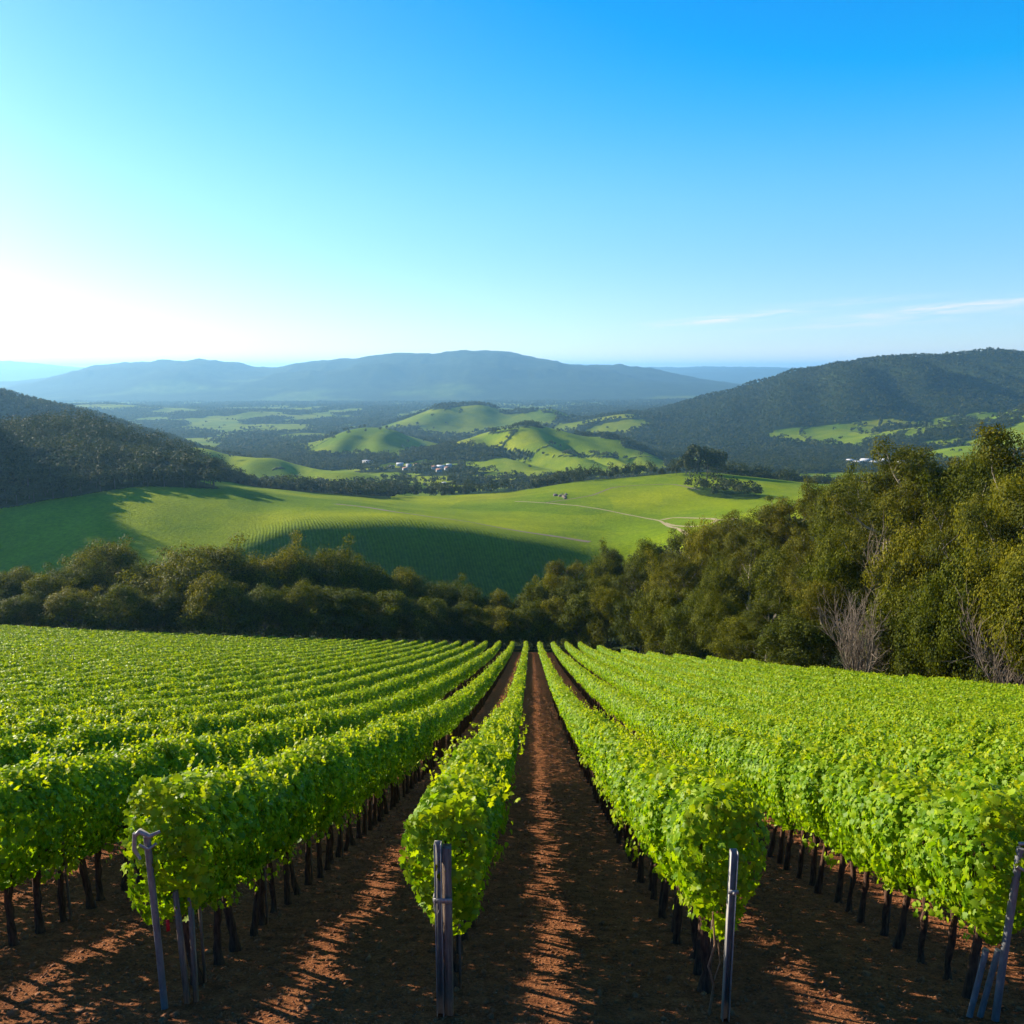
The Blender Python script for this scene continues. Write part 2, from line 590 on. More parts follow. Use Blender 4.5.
def cover(x, Y, z=None):
    """wood amount 0..1 for terrain points, and whether the near hill's vine stripes run there."""
    x = np.asarray(x, float)
    Y = np.asarray(Y, float)
    if z is None:
        z = terrain(x, Y)
    c = np.clip(x / np.maximum(Y, 1), -3, 3)
    px, py, d = proj(x, Y, z)
    n1 = fbm(x / 150 + 3, Y / 150, 4)
    n2 = fbm(x / 55 + 9, Y / 55 + 4, 3)
    px = px + 34 * n1 + 16 * n2
    w = np.zeros_like(x)
    y_foot = feat(1, c)[0]
    y_brow = feat(2, c)[0]
    y_lobe = feat(3, c)[0]
    y_cr = feat(5, c)[0]
    # first wood round the vineyard
    w = np.where((Y < y_foot - 8 + 5 * n2) & ~in_field(x - 2, Y - 2) & (Y > 30), 1, w)
    # left wooded ridge
    edge_w = y_lobe + 6 + 14 * n2
    w = np.where((px < 225) & (Y > edge_w) & (Y < 1000), 1, w)
    w = np.where((px >= 225) & (px < 400) & (Y > y_cr - 30 - (px - 225) * 0.1 + 25 * n2) & (Y < 1050), 1, w)
    # far side of the long field and the valley floor
    w = np.where((px >= 380) & (Y > y_cr + 14 + 25 * n2) & (Y < 1500), np.where(n1 + 0.5 * n2 > 0.03, 1, 0), w)
    w = np.where((px >= 200) & (px < 400) & (Y > 1050) & (Y < 1330), np.where((n1 > 0.12) | (py > 484), 1, 0), w)
    w = np.where((px < 215) & (Y >= 1000) & (Y < 1300), np.where(px < 165, 1, 0), w)
    w = np.where((px < 230) & (Y >= 1300) & (Y < 1800), 1, w)
    # thicket in the fold of the long field
    w = np.where(((px - 732) / 34) ** 2 + ((py - 492 - 0.12 * (px - 728)) / 4.5) ** 2 < 1 + n2, np.where((Y < 1000) & (Y > 500), 1, w), w)
    # hills of grass with woods in the hollows
    mid = (Y >= 1330) & (Y < 2400) & (px >= 230) & (px < 880)
    w = np.where(mid, np.where((n1 > 0.14) | (z < -177 + 12 * n1), 1, 0), w)
    for (a, b, rx, ry) in ((335, 422, 34, 4), (470, 455, 55, 6), (615, 435, 42, 6), (575, 459, 38, 3.5), (540, 414, 30, 4), (440, 471, 60, 5), (660, 440, 40, 12), (720, 452, 50, 14)):
        w = np.where((((px - a) / rx) ** 2 + ((py - b) / ry) ** 2 < 1 + 1.2 * n2) & (Y > 1100) & (Y < 2700), 1, w)
    for (a, b, rx, ry, y0, y1) in ((400, 441, 60, 11, 1500, 2100), (505, 437, 70, 10, 1500, 2100), (560, 467, 90, 10, 1200, 1700), (340, 441, 48, 14, 1500, 2200), (955, 436, 85, 13, 1400, 2300), (1010, 452, 90, 7, 1300, 2000), (1000, 420, 60, 6, 1400, 2300), (455, 409, 32, 7, 2500, 3500), (230, 462, 60, 10, 1040, 1400), (330, 475, 66, 9, 1040, 1300), (700, 462, 30, 5, 1200, 2500), (620, 462, 30, 6, 1200, 1800)):
        w = np.where((((px - a) / rx) ** 2 + ((py - b) / ry) ** 2 < 1 + 0.5 * n2) & (Y > y0) & (Y < y1), 0, w)
    rt = (Y >= 1330) & (Y < 2400) & (px >= 880)
    w = np.where(rt, np.where((n1 > 0.10) & (n2 > -0.1) | (z < -160), 1, 0), w)
    w = np.where((Y > 2500) & (Y < 3500) & (px > 420) & (px < 640) & (n1 + 0.5 * n2 > 0.02) & (px > 488), 1, w)
    # hedgerows and stream-side trees drawn across the grass
    hedge = (np.abs(fbm(x / 210 + 31, Y / 210 + 7, 2)) < 0.012) & (Y > 1150) & (Y < 2600)
    w = np.where(hedge, 1, w)
    # the great wooded hill
    w = np.where((Y >= 2250) & (Y < 4500) & (px > 640) & (z > -196), 1, w)
    # plain: patchwork
    pl = (Y >= 2400) & (Y < 6500) & ~((px > 640) & (z > -196) & (Y < 4500))
    w = np.where(pl, np.where((n1 + 0.7 * fbm(x / 400, Y / 400, 3) > -0.06), 1, 0), w)
    w = np.where(Y >= 6500, 0.55 + 0.45 * sstep(-0.35, 0.0, fbm(x / 700, Y / 700, 4) + 0.5 * sstep(-220, -60, z)), w)
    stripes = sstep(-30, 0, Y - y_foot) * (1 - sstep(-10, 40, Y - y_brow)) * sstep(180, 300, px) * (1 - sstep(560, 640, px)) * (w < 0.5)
    return w, stripes


def build_terrain():
    c_in = np.arange(-0.74, 0.7401, 0.0023)
    c_out = np.array([0.80, 0.9, 1.02, 1.2, 1.45, 1.8, 2.3])
    cc = np.concatenate([-c_out[::-1], c_in, c_out])
    ys = [np.array([-40, -30, -20, -12, -6, 0.0])]
    ys.append(np.arange(1, 170, 1.0))
    for a, b, r in ((170, 1250, 1.0042), (1250, 4800, 1.0048), (4800, 44800, 1.013)):
        n = int(math.log(b / a) / math.log(r))
        ys.append(a * r ** np.arange(n))
    Y = np.concatenate(ys + [np.array([44900.0])])
    off = 60.0 * (1 - sstep(60, 400, Y))
    G_x = cc[None, :] * (Y + off)[:, None]
    G_y = np.repeat(Y[:, None], len(cc), 1)
    x = G_x.ravel()
    y = G_y.ravel()
    z = terrain(x, y)
    w, st = cover(x, y, z)
    # colours of the ground itself
    n1 = fbm(x / 90, y / 90, 4)
    n2 = fbm(x / 14, y / 14, 3)
    px, py, d = proj(x, y, z)
    green = np.array([0.145, 0.215, 0.003])
    yel = np.array([0.290, 0.320, 0.003])
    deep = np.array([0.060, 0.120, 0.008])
    t = np.clip(0.45 + 0.9 * n1 + 0.25 * n2, 0, 1)[:, None]
    fld = green * (1 - t) + yel * t
    dry = sstep(0.15, 0.4, fbm(x / 240 + 7, y / 240, 3))[:, None] * 0.35
    fld = fld * (1 - dry) + np.array([0.27, 0.25, 0.02]) * dry
    # grazed and mown patches with their own edges
    pat = (fbm(x / 130 + 50, y / 130 + 20, 2) > 0.08).astype(float)[:, None] * sstep(430, 520, y)[:, None]
    fld = fld * (1 - 0.22 * pat * np.array([1.0, 0.6, 0.2]))
    # deeper green mixed into the near hill's striped slope
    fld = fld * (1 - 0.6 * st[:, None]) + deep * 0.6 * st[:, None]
    farf = sstep(1000, 2600, y)[:, None]
    fld = fld * (1 - 0.2 * farf)
    wood = np.array([0.030, 0.044, 0.014]) * (1 + 0.5 * n1[:, None])
    near_w = ((y > 430) & (y < 1100)).astype(float)[:, None] * 0.6
    wood = wood * (1 - near_w) + deep * 0.8 * near_w
    colr = fld * (1 - w[:, None]) + wood * w[:, None]
    soil = ((y < 143.5) & (x < right_edge(y) + 1.5)).astype(float)
    colr = np.where(soil[:, None] > 0, np.array([0.27, 0.10, 0.042]), colr)
    A = np.concatenate([colr, np.ones((len(x), 1))], 1)
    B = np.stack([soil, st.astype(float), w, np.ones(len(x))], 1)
    nr, nc = G_x.shape
    i = np.arange(nr - 1)[:, None] * nc + np.arange(nc - 1)[None, :]
    F = np.stack([i, i + 1, i + nc + 1, i + nc], -1).reshape(-1, 4)
    m, tr = new_mat('ground_cover')
    out = nd(tr, 'ShaderNodeOutputMaterial')
    bs = nd(tr, 'ShaderNodeBsdfPrincipled')
    bs.inputs['Roughness'].default_value = 0.95
    bs.inputs['Specular IOR Level'].default_value = 0.03
    at1 = nd(tr, 'ShaderNodeAttribute', attribute_name='cover_colour')
    at2 = nd(tr, 'ShaderNodeAttribute', attribute_name='cover_mask')
    sep = nd(tr, 'ShaderNodeSeparateColor')
    tr.links.new(at2.outputs['Color'], sep.inputs[0])
    geo = nd(tr, 'ShaderNodeNewGeometry')

    def noise(scale, detail=5, rough=0.6, vec=None):
        q = nd(tr, 'ShaderNodeTexNoise')
        q.inputs['Scale'].default_value = scale
        q.inputs['Detail'].default_value = detail
        q.inputs['Roughness'].default_value = rough
        tr.links.new(vec if vec is not None else geo.outputs['Position'], q.inputs['Vector'])
        return q.outputs['Fac']

    def mt(op, a, b=None, clamp=False):
        q = nd(tr, 'ShaderNodeMath', operation=op, use_clamp=clamp)
        for k, v in enumerate((a, b)):
            if v is None:
                continue
            if isinstance(v, (int, float)):
                q.inputs[k].default_value = v
            else:
                tr.links.new(v, q.inputs[k])
        return q.outputs[0]

    def mixc(f, a, b, mode='MIX'):
        q = nd(tr, 'ShaderNodeMixRGB', blend_type=mode)
        for k, v in enumerate((f, a, b)):
            if isinstance(v, (int, float)):
                q.inputs[k].default_value = v
            elif isinstance(v, tuple):
                q.inputs[k].default_value = (*v, 1)
            else:
                tr.links.new(v, q.inputs[k])
        return q.outputs[0]
    # soil
    n_f = noise(34.0, 6, 0.75)
    n_m = noise(5.0, 5, 0.65)
    n_l = noise(0.55, 4, 0.6)
    vor = nd(tr, 'ShaderNodeTexVoronoi')
    vor.inputs['Scale'].default_value = 26.0
    tr.links.new(geo.outputs['Position'], vor.inputs['Vector'])
    soil_c = ramp(tr, mt('ADD', mt('MULTIPLY', n_f, 0.6), mt('MULTIPLY', n_m, 0.4)), [(0.34, (0.045, 0.016, 0.009)), (0.47, (0.225, 0.080, 0.030)), (0.60, (0.38, 0.155, 0.060)), (0.75, (0.47, 0.27, 0.14))])
    soil_c = mixc(mt('MULTIPLY', n_l, 0.5), soil_c, mixc(0.6, soil_c, (0.16, 0.07, 0.04)))
    # grass and vines of the far slopes
    gr = mixc(0.75, at1.outputs['Color'], mixc(1.0, at1.outputs['Color'], ramp(tr, noise(0.45, 6, 0.7), [(0.3, (0.55, 0.6, 0.6)), (0.7, (1.35, 1.28, 1.2))]), 'MULTIPLY'))
    gr2 = mixc(1.0, gr, ramp(tr, noise(0.02, 6, 0.7), [(0.3, (0.75, 0.8, 0.8)), (0.7, (1.2, 1.15, 1.1))]), 'MULTIPLY')
    sx = nd(tr, 'ShaderNodeSeparateXYZ')
    tr.links.new(geo.outputs['Position'], sx.inputs[0])
    ph = mt('ADD', mt('MULTIPLY', sx.outputs['X'], 0.93), mt('MULTIPLY', sx.outputs['Y'], 0.37))
    wob = mt('MULTIPLY', noise(0.012, 2, 0.5), 14.0)
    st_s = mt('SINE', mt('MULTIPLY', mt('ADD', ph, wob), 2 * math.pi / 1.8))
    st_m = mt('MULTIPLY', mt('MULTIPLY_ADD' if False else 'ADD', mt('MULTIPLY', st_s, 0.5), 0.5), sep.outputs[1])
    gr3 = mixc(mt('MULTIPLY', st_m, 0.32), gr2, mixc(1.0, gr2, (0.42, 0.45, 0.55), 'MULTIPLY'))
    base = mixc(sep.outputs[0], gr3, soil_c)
    tr.links.new(base, bs.inputs['Base Color'])
    # bumps
    b1 = nd(tr, 'ShaderNodeBump')
    b1.inputs['Strength'].default_value = 1.0
    b1.inputs['Distance'].default_value = 1.0
    h_soil = mt('MULTIPLY', mt('ADD', mt('ADD', mt('MULTIPLY', n_f, 0.035), mt('MULTIPLY', n_m, 0.10)), mt('MULTIPLY', vor.outputs['Distance'], 0.022)), sep.outputs[0])
    h_far = mt('MULTIPLY', mt('ADD', mt('MULTIPLY', noise(0.5, 4, 0.7), 0.8), mt('MULTIPLY', st_m, -0.18)), mt('SUBTRACT', 1.0, sep.outputs[0]))
    h_wood = mt('MULTIPLY', noise(0.09, 5, 0.7), mt('MULTIPLY', sep.outputs[2], 9.0))
    tr.links.new(mt('ADD', mt('ADD', h_soil, h_far), h_wood), b1.inputs['Height'])
    tr.links.new(b1.outputs[0], bs.inputs['Normal'])
    tr.links.new(bs.outputs[0], out.inputs['Surface'])
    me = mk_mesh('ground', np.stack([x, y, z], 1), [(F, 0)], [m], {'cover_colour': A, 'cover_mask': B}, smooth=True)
    o = link('ground', me)
    tag(o, kind='structure')
    return o


build_terrain()


def build_haze():
    s = Soup()
    s.box((0, 22000, -180), (240000, 47200, 1000))
    m, t = new_mat('haze_air')
    out = nd(t, 'ShaderNodeOutputMaterial')
    v = nd(t, 'ShaderNodeVolumePrincipled')
    v.inputs['Color'].default_value = (0.33, 0.67, 1.0, 1)
    v.inputs['Density'].default_value = HAZE_D
    v.inputs['Anisotropy'].default_value = 0.35
    t.links.new(v.outputs[0], out.inputs['Volume'])
    tag(link('haze', s.mesh('haze', [m])), kind='stuff')


HAZE_D = 0.65e-4
build_haze()
# ------------------------------------------------------------------ leaves
def unit(v):
    return v / (np.linalg.norm(v, axis=-1, keepdims=True) + 1e-9)


LOBED = np.array([(0.0, -0.50), (0.24, -0.52), (0.50, -0.30), (0.33, -0.08), (0.56, 0.16), (0.24, 0.16), (0.0, 0.56), (-0.24, 0.16), (-0.56, 0.16), (-0.33, -0.08), (-0.50, -0.30), (-0.24, -0.52)])
PENTA = np.array([(0.0, -0.42), (0.50, -0.22), (0.36, 0.22), (0.0, 0.55), (-0.36, 0.22), (-0.50, -0.22)])
DIAM = np.array([(0.0, -0.5), (0.42, 0.0), (0.0, 0.5), (-0.42, 0.0)])
SLIM = np.array([(0.0, -0.62), (0.25, 0.0), (0.0, 0.62), (-0.25, 0.0)])


def leaf_cloud(P, N, s, shape, rng, g, hang=0.8):
    """P points, N facing, s size, g youth 0..1 -> verts, list of faces, colour attribute."""
    n = len(P)
    N = unit(N)
    t = np.array([0, 0, -1.0])[None, :] * hang + rng.normal(size=(n, 3)) * 0.55
    t = unit(t - (t * N).sum(1)[:, None] * N)
    b = np.cross(N, t)
    k = len(shape)
    fold = rng.uniform(-0.25, 0.45, n)
    u = shape[:, 0][None, :]
    v = shape[:, 1][None, :]
    hgt = -np.abs(u) * fold[:, None] - 0.22 * v * v
    V = P[:, None, :] + s[:, None, None] * (u[..., None] * b[:, None, :] + v[..., None] * t[:, None, :] + hgt[..., None] * N[:, None, :])
    rnd = rng.rand(n)
    if k == 4:
        F = (np.arange(n)[:, None] * 4 + np.arange(4)[None, :])
        A = np.stack([rnd, g, np.zeros(n), np.ones(n)], 1)
        return V.reshape(-1, 3), F, np.repeat(A, 4, 0)
    C = P[:, None, :] + 0.0 * V[:, :1]
    V = np.concatenate([V, C], 1)
    kk = k + 1
    j = np.arange(k)
    tri = np.stack([j, (j + 1) % k, np.full(k, k)], 1)
    F = (np.arange(n)[:, None, None] * kk + tri[None]).reshape(-1, 3)
    A = np.stack([rnd, g, np.zeros(n), np.ones(n)], 1)
    return V.reshape(-1, 3), F, np.repeat(A, kk, 0)


def leaf_material(name, stops, young, trans, tcol, per_object=0.0, rough=0.5, spec=0.3):
    m, t = new_mat(name)
    out = nd(t, 'ShaderNodeOutputMaterial')
    at = nd(t, 'ShaderNodeAttribute', attribute_name='leaf')
    sep = nd(t, 'ShaderNodeSeparateColor')
    t.links.new(at.outputs['Color'], sep.inputs[0])
    c = ramp(t, sep.outputs[0], stops)
    mx = nd(t, 'ShaderNodeMixRGB')
    t.links.new(sep.outputs[1], mx.inputs[0])
    t.links.new(c, mx.inputs[1])
    mx.inputs[2].default_value = (*young, 1)
    c = mx.outputs[0]
    if per_object:
        oi = nd(t, 'ShaderNodeObjectInfo')
        rr = ramp(t, oi.outputs['Random'], [(0.0, (0.46, 0.58, 0.55)), (0.35, (0.75, 0.88, 0.8)), (0.65, (1.12, 1.10, 0.8)), (1.0, (1.55, 1.38, 0.7))])
        q = nd(t, 'ShaderNodeMixRGB', blend_type='MULTIPLY')
        q.inputs[0].default_value = per_object
        t.links.new(c, q.inputs[1])
        t.links.new(rr, q.inputs[2])
        c = q.outputs[0]
    b = nd(t, 'ShaderNodeBsdfPrincipled')
    b.inputs['Roughness'].default_value = rough
    b.inputs['Specular IOR Level'].default_value = spec
    t.links.new(c, b.inputs['Base Color'])
    tr = nd(t, 'ShaderNodeBsdfTranslucent')
    tm = nd(t, 'ShaderNodeMixRGB', blend_type='MULTIPLY')
    tm.inputs[0].default_value = 1.0
    tm.inputs[2].default_value = (*tcol, 1)
    t.links.new(c, tm.inputs[1])
    t.links.new(tm.outputs[0], tr.inputs['Color'])
    ms = nd(t, 'ShaderNodeMixShader')
    ms.inputs[0].default_value = trans
    t.links.new(b.outputs[0], ms.inputs[1])
    t.links.new(tr.outputs[0], ms.inputs[2])
    t.links.new(ms.outputs[0], out.inputs['Surface'])
    return m


def bark_material(name, dark, light, scale=14.0, stretch=6.0):
    m, t = new_mat(name)
    out = nd(t, 'ShaderNodeOutputMaterial')
    b = nd(t, 'ShaderNodeBsdfPrincipled')
    b.inputs['Roughness'].default_value = 0.9
    b.inputs['Specular IOR Level'].default_value = 0.15
    tc = nd(t, 'ShaderNodeTexCoord')
    mp = nd(t, 'ShaderNodeMapping')
    mp.inputs['Scale'].default_value = (scale, scale, scale / stretch)
    t.links.new(tc.outputs['Object'], mp.inputs['Vector'])
    n = nd(t, 'ShaderNodeTexNoise')
    n.inputs['Scale'].default_value = 2.0
    n.inputs['Detail'].default_value = 6
    n.inputs['Roughness'].default_value = 0.7
    t.links.new(mp.outputs[0], n.inputs['Vector'])
    t.links.new(ramp(t, n.outputs['Fac'], [(0.32, dark), (0.68, light)]), b.inputs['Base Color'])
    bp = nd(t, 'ShaderNodeBump')
    bp.inputs['Distance'].default_value = 0.02
    bp.inputs['Strength'].default_value = 0.9
    t.links.new(n.outputs['Fac'], bp.inputs['Height'])
    t.links.new(bp.outputs[0], b.inputs['Normal'])
    t.links.new(b.outputs[0], out.inputs['Surface'])
    return m


def metal_material(name, dark, light, rough, scale=10.0, metallic=0.15):
    m = bark_material(name, dark, light, scale, 4.0)
    for n in m.node_tree.nodes:
        if n.type == 'BSDF_PRINCIPLED':
            n.inputs['Metallic'].default_value = metallic
            n.inputs['Roughness'].default_value = rough
            n.inputs['Specular IOR Level'].default_value = 0.5
        if n.type == 'BUMP':
            n.inputs['Distance'].default_value = 0.002
    return m


M_VINE = leaf_material('vine_leaf', [(0.0, (0.085, 0.195, 0.003)), (0.5, (0.195, 0.350, 0.004)), (1.0, (0.370, 0.480, 0.008))], (0.48, 0.50, 0.008), 0.48, (1.35, 1.3, 0.5), 0.0, 0.5, 0.22)
M_VBARK = bark_material('vine_bark', (0.035, 0.018, 0.012), (0.16, 0.085, 0.052), 18)
M_CANE = bark_material('vine_cane', (0.20, 0.10, 0.05), (0.42, 0.26, 0.15), 30)
M_GALV = metal_material('galvanised_steel', (0.20, 0.185, 0.165), (0.42, 0.39, 0.35), 0.55)
M_BLUE = metal_material('dull_blue_steel', (0.12, 0.125, 0.125), (0.25, 0.25, 0.25), 0.55)
M_WOOD = bark_material('weathered_wood', (0.12, 0.085, 0.06), (0.34, 0.26, 0.19), 22, 14)
M_REDTAG = bark_material('red_plastic', (0.5, 0.02, 0.02), (0.6, 0.03, 0.03), 5)

# ------------------------------------------------------------------ the vineyard
ROW0, ROW_GAP, VINE_GAP = -0.75, 2.5, 0.46
Y_FRONT = 6.35


def hedge_points(n, rng, y0, y1, lump_seed=0.0, slope=0.0):
    """Points on a trained vine wall seen in section, lumpy along the row. Returns P (x, y, z above ground), N, youth."""
    y = rng.uniform(y0, y1, n)
    a = rng.uniform(0, 2 * math.pi, n)
    # fewer under the canopy
    a = np.where((np.sin(a) < -0.5) & (rng.rand(n) < 0.35), -a, a)
    ca, sa = np.cos(a), np.sin(a)
    lump = 1 + 0.30 * fbm(y * 1.7 + lump_seed, a * 0.8 + lump_seed * 1.3, 2) + 0.12 * fbm(y * 5 + lump_seed, a * 2.2, 1)
    rr = (1 - 0.42 * rng.rand(n) ** 1.8) * lump
    hw = np.where(sa > 0, 0.37, 0.35 + 0.10 * sa)
    hh = np.where(sa > 0, 0.62, 0.67)
    x = hw * np.sign(ca) * np.abs(ca) ** 0.75 * rr
    z = 1.47 + hh * sa * rr
    N = np.stack([ca * 1.1, rng.normal(size=n) * 0.45, sa * 0.8 + 0.28], 1) + rng.normal(size=(n, 3)) * 0.42
    young = np.clip((z - 1.75) / 0.55, 0, 1) ** 1.3 * rng.rand(n) * 0.85 + 0.08 * rng.rand(n) ** 4
    return np.stack([x, y, z - slope * y], 1), N, np.clip(young, 0, 1)


def shoot_points(ns, rng, y0, y1, slope=0.0, per=10):
    yb = rng.uniform(y0, y1, ns)
    xb = rng.normal(size=ns) * 0.20
    L = rng.uniform(0.10, 0.40, ns)
    dx = rng.normal(size=ns) * 0.25
    dy = rng.normal(size=ns) * 0.25
    t = np.repeat(np.linspace(0.1, 1, per)[None, :], ns, 0)
    x = xb[:, None] + dx[:, None] * t * L[:, None] + rng.normal(size=t.shape) * 0.025
    y = yb[:, None] + dy[:, None] * t * L[:, None] + rng.normal(size=t.shape) * 0.025
    z = 1.93 + t * L[:, None] - slope * y
    P = np.stack([x, y, z], -1).reshape(-1, 3)
    N = rng.normal(size=P.shape) * 0.7 + np.array([0, 0, 0.5])
    return P, N, np.clip(0.45 + 0.55 * t.ravel() * rng.rand(len(P)) + 0.1, 0, 1), (1.05 - 0.5 * t.ravel())


def foliage_mesh(seed, n, size, shape, y0, y1, ns, slope, cap=0):
    rng = np.random.RandomState(seed)
    P, N, g = hedge_points(n, rng, y0, y1, seed * 3.7, slope)
    # a few canes hang below the rest of the leaves
    for k in range(rng.randint(1, 4)):
        m = 16
        yc, xc = rng.uniform(y0, y1), rng.choice([-1, 1]) * rng.uniform(0.12, 0.34)
        t = rng.rand(m)
        Q = np.stack([xc + rng.normal(size=m) * 0.05, yc + rng.normal(size=m) * 0.05, 1.02 - t * rng.uniform(0.15, 0.36) - slope * yc], 1)
        P = np.concatenate([P, Q])
        N = np.concatenate([N, np.stack([np.full(m, np.sign(xc)), rng.normal(size=m) * 0.6, rng.rand(m) * 0.6], 1)])
        g = np.concatenate([g, rng.rand(m) * 0.5])
    if cap:
        # the end of a row is closed by its own leaves, with a few trailing down past the post
        a = rng.uniform(0, 2 * math.pi, cap)
        q = rng.rand(cap) ** 0.5 * (1 + 0.16 * np.sin(a * 3 + seed))
        cx, cz = 0.36 * np.cos(a) * q, 1.42 + 0.66 * np.sin(a) * q
        cy = y0 - 0.05 - 0.20 * rng.rand(cap) * (1.25 - q)
        P = np.concatenate([P, np.stack([cx, cy, cz - slope * cy], 1)])
        N = np.concatenate([N, np.stack([0.7 * np.cos(a) * q, np.full(cap, -1.0), 0.3 + 0.4 * np.sin(a) * q], 1) + rng.normal(size=(cap, 3)) * 0.4])
        g = np.concatenate([g, np.clip(rng.rand(cap) * 0.22 + 0.4 * (cz > 1.8) * rng.rand(cap), 0, 1)])
    s = size * rng.uniform(0.6, 1.3, len(P))
    P2, N2, g2, k2 = shoot_points(ns, rng, y0, y1, slope)
    P = np.concatenate([P, P2])
    N = np.concatenate([N, N2])
    g = np.concatenate([g, g2])
    s = np.concatenate([s, size * 0.95 * k2])
    V, F, A = leaf_cloud(P, N, s, shape, rng, g)
    return mk_mesh('foliage', V, [(F, 0)], [M_VINE], {'leaf': A})


def vine_trunk(seed, slope):
    rng = np.random.RandomState(seed)
    s = Soup()
    n = 9
    t = np.linspace(0, 1, n)
    wob = np.cumsum(rng.normal(size=(n, 2)) * 0.009, 0)
    wob -= wob[0]
    lean = rng.normal(size=2) * 0.035
    pts = np.stack([wob[:, 0] + lean[0] * t, wob[:, 1] + lean[1] * t, -0.06 + 0.98 * t], 1)
    r0 = rng.uniform(0.034, 0.048)
    rad = r0 * (1 + 0.7 * np.exp(-t * 12) + 0.18 * rng.normal(size=n) * 0.6 + 0.35 * np.clip(t - 0.8, 0, 1) * 3)
    s.tube(pts, rad, 7)
    top = pts[-1]
    for d in (-1, 1):
        q = np.array([top + np.array([rng.normal() * 0.02, d * 0.30 * u, 0.10 * math.sin(u * 2.6) - slope * d * 0.3 * u]) for u in np.linspace(0, 1, 5)])
        s.tube(q, np.linspace(r0 * 0.75, r0 * 0.4, 5), 6)
    for k in range(6):
        y = rng.uniform(-0.26, 0.26)
        b = top + np.array([0, y, 0.05 - slope * y])
        q = np.array([b + np.array([rng.normal() * 0.05 * u, rng.normal() * 0.03, 0.75 * u]) for u in np.linspace(0, 1, 4)])
        s.tube(q, np.linspace(0.008, 0.004, 4), 4)
    # dry tendrils and old canes hanging below the leaves
    for k in range(3):
        b = top + np.array([rng.normal() * 0.06, rng.uniform(-0.2, 0.2), 0.02])
        q = np.array([b + np.array([rng.normal() * 0.02 + 0.05 * u, rng.normal() * 0.02, -0.22 * u]) for u in np.linspace(0, 1, 4)])
        s.tube(q, np.linspace(0.005, 0.003, 4), 4, 1)
    return s.mesh('trunk', [M_VBARK, M_CANE], smooth=True)


def row_x(r):
    return ROW0 + ROW_GAP * r


ROW_NAMES = {0: 'the row left of the central dirt alley', 1: 'the row right of the central dirt alley', -1: 'the second row left of the central alley', 2: 'the second row right of the central alley'}


def ordinal(n):
    ones = ['', 'first', 'second', 'third', 'fourth', 'fifth', 'sixth', 'seventh', 'eighth', 'ninth', 'tenth', 'eleventh', 'twelfth', 'thirteenth', 'fourteenth', 'fifteenth', 'sixteenth', 'seventeenth', 'eighteenth', 'nineteenth']
    tens = {2: 'twenty', 3: 'thirty', 4: 'forty', 5: 'fifty', 6: 'sixty', 7: 'seventy', 8: 'eighty', 9: 'ninety'}
    tth = {2: 'twentieth', 3: 'thirtieth', 4: 'fortieth', 5: 'fiftieth', 6: 'sixtieth', 7: 'seventieth', 8: 'eightieth', 9: 'ninetieth'}
    if n < 20:
        return ones[n]
    if n < 100:
        return tth[n // 10] if n % 10 == 0 else tens[n // 10] + '-' + ones[n % 10]
    return 'hundred and ' + ordinal(n - 100) if n > 100 else 'hundredth'


def row_phrase(r):
    if r <= 0:
        return ordinal(1 - r) + ' row left of the central alley' if r < 0 else 'row just left of the central alley'
    return ordinal(r) + ' row right of the central alley' if r > 1 else 'row just right of the central alley'


def vine_spots():
    out = []
    for r in range(-56, 20):
        x = row_x(r)
        Y = Y_FRONT + 0.50
        k = 0
        while Y < 142.5:
            k += 1
            if x < right_edge(Y) - 0.5 and abs(x) / (Y + 2.0) < 1.05:
                out.append((r, k, x, Y))
            Y += VINE_GAP
    return out


